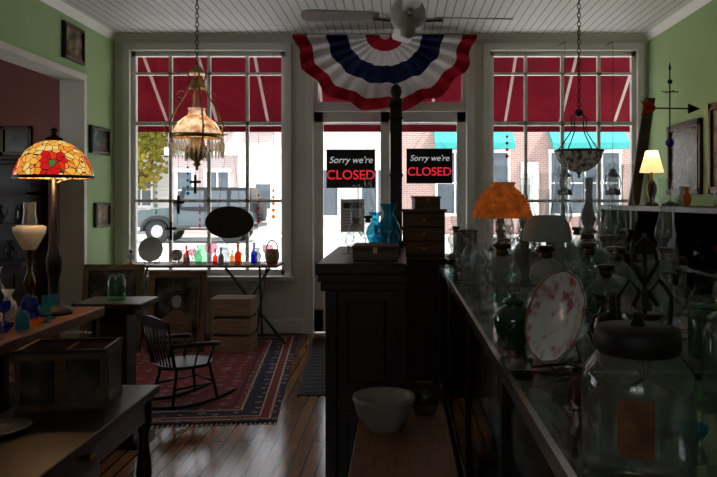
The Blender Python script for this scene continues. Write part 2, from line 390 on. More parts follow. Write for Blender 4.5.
def door(a,b,name,hx):
    m=M(); y0,y1=YF+.05,YF+.095; st=.10
    m.box((a,y0,.01),(a+st,y1,2.415),M_white); m.box((b-st,y0,.01),(b,y1,2.415),M_white)
    m.box((a,y0,.01),(b,y1,.25),M_white); m.box((a,y0,2.3),(b,y1,2.415),M_white); m.box((a,y0,.66),(b,y1,.78),M_white)
    m.box((a+st,y0+.015,.25),(b-st,y1-.015,.66),M_white); m.box((a+st+.05,y0+.006,.3),(b-st-.05,y1-.006,.61),M_white,bev=.004)
    m.box((a+st,YF+.07,.78),(b-st,YF+.074,2.3),M_pane)
    m.lathe([(0,0),(.02,0),(.012,.02),(.012,.035),(.028,.05),(.028,.06),(0,.07)],M_brass,(hx,y0,1.0),seg=12,mt=Matrix.Rotation(pi/2,4,'X'))
    m.out(name)
door(-.94,-.112,'door_1',-.16); door(-.106,.722,'door_2',-.055)
m=M(); m.box((-1.62,YF-.1,.02),(-1.03,YF-.02,.17),M_white,bev=.008)
for k in range(3): m.box((-1.6,YF-.104,.05+.035*k),(-1.05,YF-.099,.06+.035*k),M_cream)
m.out('baseboard_heater')

# ------------------------------------------------------------ exterior
M().box((-40,YF+.2,-.3),(40,70,-.08),M_road).out('road')
M().box((-40,YF+.2,-.08),(40,11.5,-.005),M_walk).out('sidewalk')
M().box((-40,26.8,-.08),(40,28.8,.03),M_walk).out('sidewalk')
M().box((-40,-30,-.3),(40,-1.62,-.1),M_walk).out('added_bounce_paving')  # unseen pale ground added to bounce light up through the back window
m=M()
for k in range(100): m.box((-10+.2*k,-7,-.1),(-9.81+.2*k,-6.96,2.6),M_blockfence)
m.box((-10,-7.06,.4),(10,-7,.5),M_blockfence); m.box((-10,-7.06,2.1),(10,-7,2.2),M_blockfence); m.out('light_block_fence')  # unseen fence added to block low daylight at the back window
m=M(); ta,tb=(YF+.25,3.42),(9.05,2.45)
def awn(x0,x1,mat,off=0):
    m.prism([(x0,ta[0],ta[1]+off),(x0,tb[0],tb[1]+off),(x0,tb[0],tb[1]+off+.006),(x0,ta[0],ta[1]+off+.006)],(x1-x0,0,0),mat)
awn(-3.5,3.2,M_awn)
m.box((-3.5,tb[0],tb[1]-.12),(3.2,tb[0]+.006,tb[1]+.006),M_awn)
for x in (-3.02,-2.38,-1.72,-1.0,-.3,.4,1.34,2.05,2.75):
    m.prism([(x,ta[0],ta[1]-.012),(x,tb[0],tb[1]-.012),(x,tb[0],tb[1]-.004),(x,ta[0],ta[1]-.004)],(.035,0,0),M_awnw)
m.box((-3.5,tb[0]-.03,tb[1]-.03),(3.2,tb[0],tb[1]),M_steel)
m.tube([(-3.45,tb[0]-.02,tb[1]-.02),(-3.45,YF+.2,2.35)],.012,M_steel); m.tube([(3.15,tb[0]-.02,tb[1]-.02),(3.15,YF+.2,2.35)],.012,M_steel)
m.out('shop_awning')
def bwin(m,x0,x1,z0,z1,y,cols=2,rows=2,frame=M_white):
    m.box((x0,y-.06,z0),(x1,y-.02,z1),M_carglass)
    m.box((x0-.12,y-.12,z0-.12),(x1+.12,y-.03,z0),frame); m.box((x0-.12,y-.12,z1),(x1+.12,y-.03,z1+.14),frame)
    m.box((x0-.1,y-.1,z0),(x0,y-.03,z1),frame); m.box((x1,y-.1,z0),(x1+.1,y-.03,z1),frame)
    for k in range(1,cols): x=x0+(x1-x0)*k/cols; m.box((x-.035,y-.09,z0),(x+.035,y-.03,z1),frame)
    for k in range(1,rows): z=z0+(z1-z0)*k/rows; m.box((x0,y-.09,z-.03),(x1,y-.03,z+.03),frame)
m=M(); m.box((-9.6,29,-.08),(-4.5,36,8),M_brickp)
m.box((-6.7,28.93,.03),(-4.6,29,3.3),M_white); m.box((-6.1,28.9,.1),(-5.2,28.95,2.3),M_wall2); m.box((-5.95,28.87,1.1),(-5.35,28.92,2.1),M_carglass)
bwin(m,-8.0,-7.1,1.1,2.6,29); bwin(m,-9.2,-8.6,1.1,2.6,29,1)
for x in (-8.8,-7.4,-5.7): bwin(m,x-.45,x+.45,4.4,6.0,29)
m.box((-9.7,28.8,3.3),(-4.5,29,3.6),M_white); m.out('brick_house')
m=M(); m.box((-4.5,29.3,-.08),(0,36,6.5),M_wall2); bwin(m,-4.0,-2.6,.8,2.7,29.3,2,1); bwin(m,-1.6,-.3,.8,2.7,29.3,2,1); m.box((-2.4,29.2,0),(-1.8,29.3,2.4),M_white); m.out('stucco_building')
m=M(); m.box((-15.6,33,-.08),(-10.9,40,4.2),M_wall2)
for k in range(20): m.prism([(-15.6,33,.1+.2*k),(-15.6,32.96,.1+.2*k),(-15.6,33,.28+.2*k)],(4.7,0,0),M_white)
m.prism([(-15.8,32.7,4.2),(-10.7,32.7,4.2),(-13.25,32.7,6.4)],(0,7.6,0),M_jeep); bwin(m,-12.6,-11.7,1.2,2.7,32.95); bwin(m,-14.6,-13.7,1.2,2.7,32.95); m.out('clapboard_house')
m=M(); m.box((0,29,-.08),(16,38,8.5),M_brickr)
for a,b in ((1.4,4.6),(6.1,9.2),(11,14)):
    bwin(m,a+.15,b-.15,.9,3.4,29,4,2)
    m.prism([(a,29,4.5),(a,27.9,3.75),(a,27.9,3.5),(a,28.0,3.5),(a,29,4.3)],(b-a,0,0),M_teal)
m.box((5.0,28.85,.03),(5.7,29,3.0),M_white); m.box((5.1,28.82,.1),(5.6,28.9,2.6),M_wall2)
m.box((0,28.85,5.2),(16,29,5.5),M_white)
m.out('brick_storefront')
m=M(); 
for k in range(8): m.box((-13.6+k*.5,27.9,.03),(-13.5+k*.5,27.96,1.1),M_white)
m.box((-13.6,27.95,.85),(-9.8,27.99,.95),M_white); m.box((-13.6,27.95,.25),(-9.8,27.99,.35),M_white); m.out('picket_fence')
def tree(x,y,h,name='autumn_tree'):
    m=M(); m.tube([(0,0,0),(.1,0,h*.3),(-.05,.1,h*.6),(.1,0,h*.9)],[.22,.17,.12,.04],M_bark,8)
    for a in range(5):
        t=a*1.3; m.tube([(0,0,h*(.35+.08*a)),(math.cos(t)*1.2,math.sin(t)*1.2,h*(.55+.08*a))],[.08,.03],M_bark,5)
    i=m.mi(M_leaf)
    for k in range(1500):
        while True:
            p=Vector((R.uniform(-1,1),R.uniform(-1,1),R.uniform(-1,1)))
            if p.length<1: break
        c=Vector((p.x*1.9,p.y*1.5,h*.66+p.z*h*.36)); s_=R.uniform(.1,.2)
        u=Vector((R.uniform(-1,1),R.uniform(-1,1),R.uniform(-1,1))).normalized(); w=u.orthogonal().normalized()
        f=m.bm.faces.new([m.bm.verts.new(c+u*s_),m.bm.verts.new(c+w*s_*.6),m.bm.verts.new(c-u*s_),m.bm.verts.new(c-w*s_*.6)]); f.material_index=i
    m.out(name,(x,y,-.078))
tree(-11.8,30.7,6.3)
def jeep(x,y,z):
    m=M(); w=1.6
    body=[(-1.95,0,.5),(-1.95,0,.95),(-1.85,0,1.05),(-.75,0,1.13),(-.65,0,1.15),(-.65,0,1.05),(.1,0,1.0),(1.85,0,1.0),(1.9,0,.5)]
    m.prism(body,(0,w,0),M_jeep)
    m.prism([(-.72,.06,1.12),(-.45,.06,1.78),(1.75,.06,1.76),(1.88,.06,1.0),(-.6,.06,1.0)],(0,w-.12,0),M_black)
    for a,b in ((-.5,.25),(.35,1.0),(1.1,1.7)):
        m.prism([(a+(.0 if a>0 else .02),.03,1.15),(a+(.05 if a>0 else .16),.03,1.66),(b,.03,1.66),(b,.03,1.15)],(0,.03,0),M_carglass)
    m.tube([(.3,-.005,1.0),(.3,-.005,.55),(-.6,-.005,.55),(-.6,-.005,1.1)],.012,M_black,4)
    for cx in (-1.25,1.15):
        arc=[(cx+.55*math.cos(t*pi/8),-.14,.38+.5*math.sin(t*pi/8)) for t in range(9)]
        arc2=[(cx+.45*math.cos(t*pi/8),-.14,.38+.4*math.sin(t*pi/8)) for t in range(8,-1,-1)]
        m.prism(arc+arc2,(0,w+.28,0),M_black)
        for yy in (-.1,w-.14):
            m.lathe([(0,0),(.2,0),(.22,.02),(.36,.0),(.38,.03),(.38,.21),(.36,.24),(.2,.24),(0,.2)],M_rubber,(cx,yy+.24,.38),seg=20,mt=Matrix.Rotation(pi/2,4,'X'))
            m.lathe([(0,.26),(.1,.255),(.2,.245),(.21,.22)],M_steel,(cx,yy+.24,.38),seg=14,mt=Matrix.Rotation(pi/2,4,'X'))
    m.box((-2.1,-.02,.5),(-1.95,w+.02,.62),M_black); m.box((1.9,0,.5),(2.02,w,.62),M_black)
    m.lathe([(0,0),(.2,0),(.36,.0),(.38,.03),(.38,.2),(.2,.22),(0,.2)],M_rubber,(1.9,w/2,1.05),seg=20,mt=Matrix.Rotation(pi/2,4,'Y'))
    m.box((-.75,-.14,1.15),(-.6,-.02,1.3),M_black)
    m.sph((-1.97,.25,.85),.1,M_milk,(.3,1,1)); m.sph((-1.97,w-.25,.85),.1,M_milk,(.3,1,1))
    m.box((-.7,-.12,.42),(.65,0,.48),M_black)
    o=m.out('jeep',(x,y,z)); o.scale=(1.08,1.08,1.12)
jeep(-7.2,24.7,-.08)

# ------------------------------------------------------------ ceiling fan
m=M()
m.lathe([(0,0),(.07,0),(.07,-.03),(.03,-.07),(.012,-.08),(.012,-.5),(.03,-.52),(.09,-.55),(.11,-.6),(.11,-.67),(.08,-.71),(.05,-.72),(.05,-.76),(0,-.78)],M_white,seg=24)
for k in range(4):
    a=k*pi/2+math.radians(4); mt=Matrix.Rotation(a,4,'Z')
    def tp(p): return mt@Vector(p)
    m.tube([tp((.09,0,-.66)),tp((.17,0,-.655)),tp((.22,0,-.65))],[.015,.012,.018],M_steel,6)
    t=math.radians(14); pts=[]
    for x,y in ((.18,-.045),(.24,-.06),(.60,-.07),(.655,-.055),(.67,0),(.655,.055),(.60,.07),(.24,.06),(.18,.045)):
        pts.append(tp((x,y*math.cos(t),-.645+y*math.sin(t))))
    m.prism(pts,(0,0,.008),M_white)
m.out('ceiling_fan',(.05,4.4,H))
def bunting():
    m=M(); nt_=200; ns=24; rx,rz=.95,.80
    bands=[(.2,M_red),(.40,M_wht),(.66,M_navy),(.84,M_wht),(1.01,M_red)]
    def P(th,s_,off=0):
        sag=1+.03*math.cos(14*(th-pi))*s_
        return Vector((rx*s_*math.cos(th)*sag, -.02-.045*s_*math.sin(th*28)-.02*s_-off, rz*s_*math.sin(th)*sag))
    grid=[]
    for a in range(nt_+1):
        th=pi+pi*a/nt_; grid.append([m.bm.verts.new(P(th,.06+.94*b/ns)) for b in range(ns+1)])
    for a in range(nt_):
        for b in range(ns):
            s_=.06+.94*(b+.5)/ns; mat=[q for e,q in bands if s_<e][0]
            f=m.bm.faces.new([grid[a][b],grid[a+1][b],grid[a+1][b+1],grid[a][b+1]]); f.material_index=m.mi(mat); f.smooth=True
    m.tube([(-.97,0,.01),(.97,0,.01)],.012,M_wht)
    m.out('patriotic_bunting',(-.16,7.44,3.20))
bunting()
def sign(x,z,w,h):
    m=M(); m.box((-w/2,-.01,-h/2),(w/2,.01,h/2),M_black,bev=.004)
    rx=Matrix.Rotation(pi/2,4,'X')
    m.text("Sorry we're",h*.235,Matrix.Translation((0,-.0125,h*.22))@rx,M_neonw,.001,.0005,.25)
    m.text("CLOSED",h*.34,Matrix.Translation((0,-.0125,-h*.17))@rx,M_neonr,.001,.001)
    for a,b in (((-w/2,-.013,-h/2),(w/2,-.009,-h/2+.012)),((-w/2,-.013,h/2-.012),(w/2,-.009,h/2)),((-w/2,-.013,-h/2),(-w/2+.012,-.009,h/2)),((w/2-.012,-.013,-h/2),(w/2,-.009,h/2))): m.box(a,b,M_dark)
    m.tube([(-w*.35,0,h/2),(0,.02,h/2+.25),(w*.35,0,h/2)],.002,M_iron,4)
    m.out('closed_sign',(x,7.62,z))
sign(-.535,1.79,.53,.42); sign(.32,1.82,.50,.38)
m=M(); m.box((-.13,0,-.18),(.13,.003,.18),M_ceramic); m.box((-.10,-.001,.08),(.10,0,.14),M_black)
for k in range(6): m.box((-.09,-.001,.04-.032*k),(.09-.02*(k%3),0,.046-.032*k),M_jeep)
m.out('paper_notice',(-.52,7.665,1.28))
m=M(); prof=[( .255*math.cos(t*2*pi/40),0,.165*math.sin(t*2*pi/40)) for t in range(40)]
m.prism(prof,(0,.02,0),M_black); m.tube([(p[0]*1.0,.01,p[2]*1.0) for p in prof],.01,M_dark,6,True)
m.tube([(-.12,.01,.145),(0,.01,1.07),(.12,.01,.145)],.0025,M_iron,4); m.out('oval_hanging_sign',(-1.83,7.5,1.21))

# ------------------------------------------------------------ hanging lamps
def chain(m,z0,z1,mat,x=0,y=0):
    n=int((z1-z0)/.034); 
    for k in range(n):
        z=z0+(z1-z0)*(k+.5)/n; hh=(z1-z0)/n*.68; pts=[]
        for j in range(8):
            a=j*pi/4; u=math.cos(a)*.013; v=math.sin(a)*hh
            pts.append((x+(u if k%2 else 0),y+(0 if k%2 else u),z+v))
        m.tube(pts,.0034,mat,4,True)
m=M()
D=lambda z: z-H
m.lathe([(0,0),(.06,0),(.05,-.03),(.01,-.05),(0,-.05)],M_brass,seg=16)
chain(m,D(2.5),-.05,M_bronze)
m.lathe([(.0,D(2.52)),(.02,D(2.5)),(.06,D(2.46)),(.065,D(2.44)),(.02,D(2.46))],M_brass,seg=16)
m.lathe([(.03,D(2.40)),(.05,D(2.37)),(.075,D(2.33)),(.078,D(2.325)),(.04,D(2.35))],M_brass,seg=20,fl=.03,nf=8)
for k in range(4):
    a=k*pi/2+.5; c,s_=math.cos(a),math.sin(a)
    pr=[(.02,2.5),(.07,2.44),(.05,2.36),(.09,2.27),(.16,2.16),(.205,2.05),(.2,1.95)]
    m.tube([(c*r,s_*r,D(z)) for r,z in pr],.007,M_brass,6)
    pr=[(.2,1.95),(.17,1.86),(.1,1.84),(.06,1.86)]
    m.tube([(c*r,s_*r,D(z)) for r,z in pr],.008,M_brass,6)
    m.tube([(c*(.22+.03*math.cos(t*.8)),s_*(.22+.03*math.cos(t*.8)),D(2.0)+.03*math.sin(t*.8)) for t in range(8)],.005,M_brass,5)
    m.tube([(c*(.12+.03*math.cos(t*.8)),s_*(.12+.03*math.cos(t*.8)),D(2.27)+.03*math.sin(t*.8)) for t in range(8)],.004,M_brass,5)
m.lathe([(.186,D(1.935)),(.202,D(1.935)),(.204,D(1.965)),(.186,D(1.965)),(.186,D(1.935))],M_brass,seg=36,fl=.015,nf=18)
m.lathe([(.186,D(1.96)),(.178,D(2.0)),(.145,D(2.06)),(.095,D(2.10)),(.07,D(2.115)),(.062,D(2.15)),(.07,D(2.17))],M_painted,seg=32)
m.lathe([(.05,D(1.93)),(.055,D(2.0)),(.035,D(2.1)),(.03,D(2.27))],M_gls,seg=16)
m.lathe([(0,D(1.68)),(.012,D(1.69)),(.01,D(1.71)),(.035,D(1.73)),(.02,D(1.75)),(.07,D(1.79)),(.09,D(1.83)),(.08,D(1.87)),(.04,D(1.9)),(.05,D(1.94)),(0,D(1.94))],M_brass,seg=20)
for k in range(36):
    a=2*pi*k/36; x,y=.202*math.cos(a),.202*math.sin(a)
    m.lathe([(0,D(1.935)),(.008,D(1.925)),(0,D(1.915)),(.014,D(1.885)),(.009,D(1.82)),(0,D(1.775))],M_crystal,(x,y,0),seg=6)
for k in range(16):
    a=2*pi*k/16; x,y=.088*math.cos(a),.088*math.sin(a)
    m.lathe([(0,D(1.83)),(.008,D(1.80)),(.006,D(1.77)),(0,D(1.75))],M_crystal,(x,y,0),seg=6)
m.out('hanging_parlor_lamp',(-1.595,5.5,H))
l=bpy.data.lights.new('parlor_bulb','POINT'); l.energy=1.5; l.color=(1,.75,.45); l.shadow_soft_size=.03; o=bpy.data.objects.new('parlor_bulb',l); o.location=(-1.595,5.5,2.0); bpy.context.collection.objects.link(o)
m=M()
m.lathe([(0,0),(.05,0),(.04,-.03),(.01,-.04),(0,-.04)],M_iron,seg=16)
chain(m,D(2.15),-.04,M_iron)
m.lathe([(0,D(2.17)),(.03,D(2.15)),(.035,D(2.12)),(.0,D(2.10))],M_iron,seg=12)
for k in range(4):
    a=k*pi/2+.3; c,s_=math.cos(a),math.sin(a)
    m.tube([(c*r,s_*r,D(z)) for r,z in ((.02,2.13),(.07,2.1),(.06,2.0),(.11,1.93),(.18,1.84))],.005,M_iron,5)
m.tube([(.185*math.cos(t*pi/16),.185*math.sin(t*pi/16),D(1.835)) for t in range(32)],.009,M_iron,6,True)
m.lathe([(.185,D(1.83)),(.17,D(1.77)),(.12,D(1.71)),(.06,D(1.675)),(0,D(1.665))],M_mosaic,seg=32)
m.lathe([(0,D(1.62)),(.012,D(1.63)),(.006,D(1.645)),(.02,D(1.66)),(.02,D(1.67)),(0,D(1.68))],M_iron,seg=12)
m.out('hanging_bowl_lamp',(1.406,5.5,H))

# ------------------------------------------------------------ oil lamps, bottles ...
placed=[]
def oil_lamp(x,y,z,h,font=M_gls,base=None,chim=M_gls,shade=None,name='oil_lamp',fl=0):
    base=base or font; m=M(); placed.append((x,y,z,.15*h))
    m.lathe([(0,0),(.15*h,0),(.15*h,.015*h),(.11*h,.04*h),(.045*h,.08*h),(.035*h,.13*h),(.05*h,.16*h)],base,seg=20,fl=fl)
    m.lathe([(.04*h,.16*h),(.10*h,.19*h),(.13*h,.25*h),(.12*h,.31*h),(.07*h,.36*h),(.035*h,.38*h)],font,seg=24,fl=fl)
    m.lathe([(.036*h,.375*h),(.045*h,.39*h),(.045*h,.41*h),(.03*h,.42*h),(.06*h,.435*h),(.065*h,.46*h),(.03*h,.47*h),(0,.47*h)],M_bronze,seg=16)
    m.tube([(.04*h,0,.42*h),(.10*h,0,.42*h),(.105*h,0,.42*h)],[.005*h,.005*h,.018*h],M_bronze,6)
    m.lathe([(.052*h,.455*h),(.06*h,.5*h),(.085*h,.56*h),(.075*h,.62*h),(.048*h,.72*h),(.045*h,.85*h),(.05*h,.98*h),(.054*h,1.0*h)],chim,seg=20)
    if shade:
        mat,rb,rt,zb,zt=shade; dz=(zt-zb)*h
        if 'hobnail' in mat.name: pr=[(rb*1.0,zb*h-.012),(rb*.98,zb*h),(rb*.93,zb*h+.12*dz),(rb*.88,zb*h+.35*dz),(rb*.76,zb*h+.58*dz),(rb*.60,zb*h+.76*dz),(rt*1.05,zb*h+.9*dz),(rt,zb*h+dz),(rt*1.1,zb*h+dz+.015)]
        else:
            pr=[(rb*.97,zb*h-.008),(rb,zb*h)]
            for k in range(1,9):
                t=k/8; pr.append((rt+(rb-rt)*math.cos(t*pi/2),zb*h+dz*math.sin(t*pi/2)))
        m.lathe(pr,mat,seg=64,fl=.012,nf=20)
        if 'hobnail' in mat.name:
            for row in range(0,11):
                t=row/10; q=t*5; a0=int(min(q,4)); f_=q-a0; r_=pr[a0+1][0]*(1-f_)+pr[a0+2][0]*f_; z_=pr[a0+1][1]*(1-f_)+pr[a0+2][1]*f_
                n=max(12,int(2*pi*r_/.019))
                for j in range(n):
                    a=2*pi*(j+.5*(row%2))/n; m.sph((r_*math.cos(a),r_*math.sin(a),z_),.0065,mat,seg=6)
        for k in range(3):
            a=k*2*pi/3; m.tube([(math.cos(a)*.06*h,math.sin(a)*.06*h,.45*h),(math.cos(a)*rb*.95,math.sin(a)*rb*.95,zb*h)],.002,M_brass,4)
    return m.out(name,(x,y,z),rz=R.uniform(0,6))
RAD={'bottle':.18,'vase':.27,'goblet':.3,'bowl':1.05,'pitcher':.47,'jar':.33,'compote':.66,'chimney':.2}
def vessel(kind,x,y,z,h,mat):
    m=M(); placed.append((x,y,z,RAD[kind]*h)); P={
    'bottle':[(0,0),(.16,0),(.18,.03),(.18,.5),(.15,.6),(.06,.7),(.055,.92),(.08,.94),(.08,1)],
    'vase':[(0,0),(.18,0),(.14,.06),(.2,.2),(.27,.4),(.22,.58),(.11,.72),(.10,.82),(.17,.97),(.19,1)],
    'goblet':[(0,0),(.26,0),(.24,.03),(.05,.07),(.04,.4),(.08,.46),(.24,.55),(.30,.75),(.27,1)],
    'bowl':[(0,0),(.45,0),(.42,.1),(.7,.35),(.95,.7),(1.05,1),(1.02,1),(.9,.7)],
    'pitcher':[(0,0),(.26,0),(.24,.05),(.33,.25),(.34,.42),(.22,.65),(.2,.8),(.26,1)],
    'jar':[(0,0),(.3,0),(.33,.04),(.33,.72),(.28,.8),(.25,.84),(.25,.88)],
    'compote':[(0,0),(.35,0),(.33,.05),(.07,.12),(.06,.4),(.12,.48),(.5,.6),(.62,.85),(.66,1)],
    'chimney':[(.13,0),(.13,.04),(.2,.2),(.17,.34),(.1,.5),(.1,.98),(.115,1)],
    }[kind]
    m.lathe([(r*h,q*h) for r,q in P],mat,seg=24,fl=.03 if kind in('bowl','compote','goblet') else 0,nf=8)
    if kind=='pitcher':
        m.tube([(.2*h,0,.85*h),(.4*h,0,.85*h),(.47*h,0,.65*h),(.42*h,0,.42*h),(.33*h,0,.32*h)],.025*h,mat,6)
    if kind=='jar':
        m.lathe([(.0,.87*h),(.27*h,.87*h),(.28*h,.9*h),(.2*h,.95*h),(.05*h,.96*h),(.03*h,.98*h),(.06*h,1.02*h),(0,1.04*h)],mat,seg=24)
    if kind=='bottle':
        m.lathe([(0,.9*h),(.05*h,.9*h),(.05*h,1.02*h),(.09*h,1.05*h),(.07*h,1.12*h),(0,1.15*h)],mat,seg=12)
    nm={'bottle':'glass_bottle','vase':'glass_vase','goblet':'glass_goblet','bowl':'glass_bowl','pitcher':'glass_pitcher','jar':'lidded_glass_jar','compote':'glass_compote','chimney':'lamp_chimney'}[kind]
    return m.out(nm,(x,y,z+.001),rz=R.uniform(0,6))
def free(x,y,z,r):
    return all(abs(z-c)>.05 or math.hypot(x-a,y-b)>r+q+.004 for a,b,c,q in placed)
def plate_on_stand(x,y,z,r,rz,mat=M_plate,name='decorative_plate',lean=78):
    m=M(); tilt=Matrix.Rotation(math.radians(lean),4,'X'); placed.append((x,y,z,r))
    T=Matrix.Translation((0,0,r+.02))@tilt
    m.lathe([(0,.0),(r*.6,.0),(r*.65,.008),(r*.97,.022),(r,.024),(r,.018),(r*.65,0),(r*.6,-.008),(0,-.008)],mat,mt=T,seg=48,fl=.012,nf=12)
    m.lathe([(r*.96,.0225),(r*.99,.026),(r,.024)],M_gold,mt=T,seg=48,fl=.012,nf=12)
    for s_ in (-1,1):
        m.tube([(s_*.4*r,-.06,.03),(s_*.4*r,-.055,.008),(s_*.4*r,.10,.006),(s_*.3*r,.06,.9*r)],.004,M_iron,5)
    m.tube([(-.4*r,.06,.007),(.4*r,.06,.007)],.004,M_iron,5)
    m.out(name,(x,y,z),rz=rz)

# ------------------------------------------------------------ centre cabinet
m=M(); x0,x1,y0,y1=-.32,.03,3.0,4.1; zt=1.18
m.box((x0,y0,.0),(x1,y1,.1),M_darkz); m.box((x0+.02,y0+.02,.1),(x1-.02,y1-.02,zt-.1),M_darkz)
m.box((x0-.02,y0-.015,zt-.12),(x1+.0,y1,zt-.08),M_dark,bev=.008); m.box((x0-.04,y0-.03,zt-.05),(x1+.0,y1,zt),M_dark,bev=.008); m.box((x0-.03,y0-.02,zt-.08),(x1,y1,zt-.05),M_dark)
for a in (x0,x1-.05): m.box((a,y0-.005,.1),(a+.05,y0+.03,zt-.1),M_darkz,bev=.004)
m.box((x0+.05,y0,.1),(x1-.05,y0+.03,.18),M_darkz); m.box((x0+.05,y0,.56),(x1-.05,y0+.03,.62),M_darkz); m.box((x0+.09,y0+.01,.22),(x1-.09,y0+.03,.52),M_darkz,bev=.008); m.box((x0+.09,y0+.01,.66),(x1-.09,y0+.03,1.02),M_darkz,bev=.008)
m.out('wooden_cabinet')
m=M(); m.box((-.21,3.1,0),(-.01,3.32,.05),M_brown,bev=.004); m.box((-.215,3.095,.05),(-.005,3.325,.068),M_brown,bev=.006); m.box((-.12,3.09,.035),(-.10,3.1,.06),M_brass); m.out('wooden_box',(0,0,zt))
vessel('vase',-.06,3.66,zt,.25,M_blueg); vessel('bottle',-.03,3.42,zt,.17,M_blueg)
oil_lamp(-.17,3.72,zt,.40); vessel('goblet',-.26,3.5,zt,.11,M_gls); vessel('bottle',-.12,3.46,zt,.13,M_blueg); vessel('chimney',-.23,3.62,zt,.28,M_gls); vessel('vase',-.14,3.95,zt,.2,M_blueg); oil_lamp(-.25,3.98,zt,.36)
m=M()
m.box((-.045,-.045,0),(.045,.045,.04),M_darkz,bev=.005); m.box((-.034,-.034,.04),(.034,.034,.82),M_darkz,bev=.004)
for z in (.1,.4,.72): m.box((-.039,-.039,z),(.039,.039,z+.02),M_darkz,bev=.004)
m.lathe([(.04,.82),(.04,.84),(.02,.85),(.033,.88),(.028,.91),(0,.935)],M_darkz,seg=16); m.out('carved_wooden_post',(-.022,3.97,zt))
m=M()
for z in (.08,.30,.575): m.box((-.16,2.0,z),(.2,2.9,z+.025),M_orange,bev=.003)
for x,y in ((-.16,2.0),(.18,2.0),(-.16,2.88),(.18,2.88)): m.box((x,y,0),(x+.02,y+.02,.6),M_dark)
m.box((.18,2.0,0),(.2,2.9,.6),M_dark)
m.out('low_shelf')
m=M(); m.lathe([(0,0),(.07,0),(.07,.012),(.1,.05),(.113,.1),(.116,.12),(.11,.12),(.103,.1),(.085,.04),(0,.02)],M_stone,seg=36)
m.tube([(.114*math.cos(t*pi/18),.114*math.sin(t*pi/18),.108) for t in range(36)],.004,M_stone,5,True); m.out('mixing_bowl',(-.06,2.62,.6))
m=M(); m.lathe([(0,0),(.045,0),(.045,.01),(.055,.04),(.065,.11),(.06,.11),(.05,.04),(0,.02)],M_smoke,seg=30); m.out('glass_tumbler',(.10,2.80,.6))

# ------------------------------------------------------------ right glass display case
CX0,CX1,CY0,CY1,CZ=.276,1.3,.95,5.0,1.0
m=M()
m.box((CX0+.03,CY0,0),(CX1,CY1,.12),M_dark); m.box((CX0,CY0,.12),(CX1,CY1,.17),M_dark,bev=.005)
m.box((CX1-.03,CY0,.17),(CX1,CY1,.95),M_dark)
m.box((CX0,CY0,CZ-.02),(CX1,CY1,CZ),M_case)
m.box((CX0-.003,CY0,CZ-.035),(CX0+.012,CY1,CZ+.001),M_steel); m.box((CX1-.02,CY0,CZ-.045),(CX1,CY1,CZ+.001),M_steel)
ys=[CY0,1.9,2.95,4.0,CY1-.03]
for y in ys:
    m.box((CX0,y,.17),(CX0+.03,y+.03,CZ-.045),M_dark); m.box((CX0,y,CZ-.04),(CX1,y+.03,CZ-.02),M_dark)
m.box((CX0+.012,CY0,.17),(CX0+.016,CY1,CZ-.04),M_case)
m.box((CX0+.06,CY0+.03,.55),(CX1-.05,CY1-.03,.56),M_case); m.box((CX0+.03,CY0,.17),(CX1-.03,CY1,.18),M_dark)
m.box((CX0+.06,CY0+.03,.78),(CX1-.25,CY1-.03,.785),M_case)
m.out('glass_display_case')
for k in range(30):
    zz=.56 if k%3 else .181
    vessel(['bowl','goblet','vase','jar','compote'][k%5],.42+.22*(k%3)+R.uniform(0,.04),1.25+k*.122,zz,(.07 if k%5==0 else .13),[M_gls,M_milk,M_ceramic,M_greeng,M_stone,M_pinkg,M_gls][k%7])
oil_lamp(.417,2.86,CZ,.59,M_gls,M_gls,M_gls,(M_amber,.120,.05,.66,.86),name='amber_shade_oil_lamp',fl=.02)
m=M(); m.lathe([(0,0),(.035,0),(.03,.01),(.05,.04),(.062,.08),(.055,.115),(.03,.13),(.03,.14),(.035,.145)],M_darkgreen,seg=30); m.lathe([(.037,.142),(.03,.15),(.01,.155),(.012,.165),(0,.17)],M_darkgreen,seg=20); m.out('green_ginger_jar',(.345,2.12,CZ)); placed.append((.345,2.12,CZ,.065))
plate_on_stand(.42,1.83,CZ,.122,math.radians(-68),lean=72)
m=M(); r=.09; placed.append((.39,1.15,CZ,.1))
m.lathe([(0,0),(r*.9,0),(r,.012),(r,.15),(r*.95,.175),(r*.72,.2),(r*.68,.205),(r*.68,.222)],M_gls,seg=48)
m.lathe([(0,.006),(r*.88,.006),(r*.96,.016),(r*.96,.148),(r*.9,.17),(r*.66,.198)],M_gls,seg=48)
m.lathe([(r*.70,.2),(r*.73,.205),(r*.76,.21),(r*.76,.235),(r*.7,.242),(0,.244)],M_iron,seg=40)
m.lathe([(0,.244),(.012,.244),(.008,.256),(.014,.262),(0,.268)],M_iron,seg=16)
i=m.mi(M_label); n=10; vs=[]
for k in range(n+1):
    a=-pi/2-.35-.3+.6*k/n; vs.append([m.bm.verts.new(((r+.002)*math.cos(a),(r+.002)*math.sin(a),z)) for z in (.055,.145)])
for k in range(n):
    f=m.bm.faces.new([vs[k][0],vs[k+1][0],vs[k+1][1],vs[k][1]]); f.material_index=i; f.smooth=True
m.out('glass_storage_jar',(.39,1.15,CZ))
m=M(); placed.append((.58,1.66,CZ,.07))
for s_ in (-1,1):
    m.tube([(0,0,.02),(s_*.03,0,.1),(s_*.06,0,.16),(s_*.065,0,.22),(s_*.035,0,.26),(s_*.01,0,.23),(s_*.03,0,.2)],.006,M_iron,6)
    m.tube([(0,0,.25),(s_*.03,0,.3),(s_*.02,0,.34),(0,0,.36)],.006,M_iron,6)
    m.tube([(0,0,.03),(s_*.06,-.04,.006)],.006,M_iron,6); m.tube([(0,0,.03),(s_*.04,.06,.006)],.006,M_iron,6)
m.tube([(0,0,.02),(0,0,.37)],.006,M_iron,6); m.lathe([(.0,.17),(.04,.17),(.045,.18),(0,.18)],M_iron,seg=20)
m.out('wrought_iron_stand',(.58,1.66,CZ))
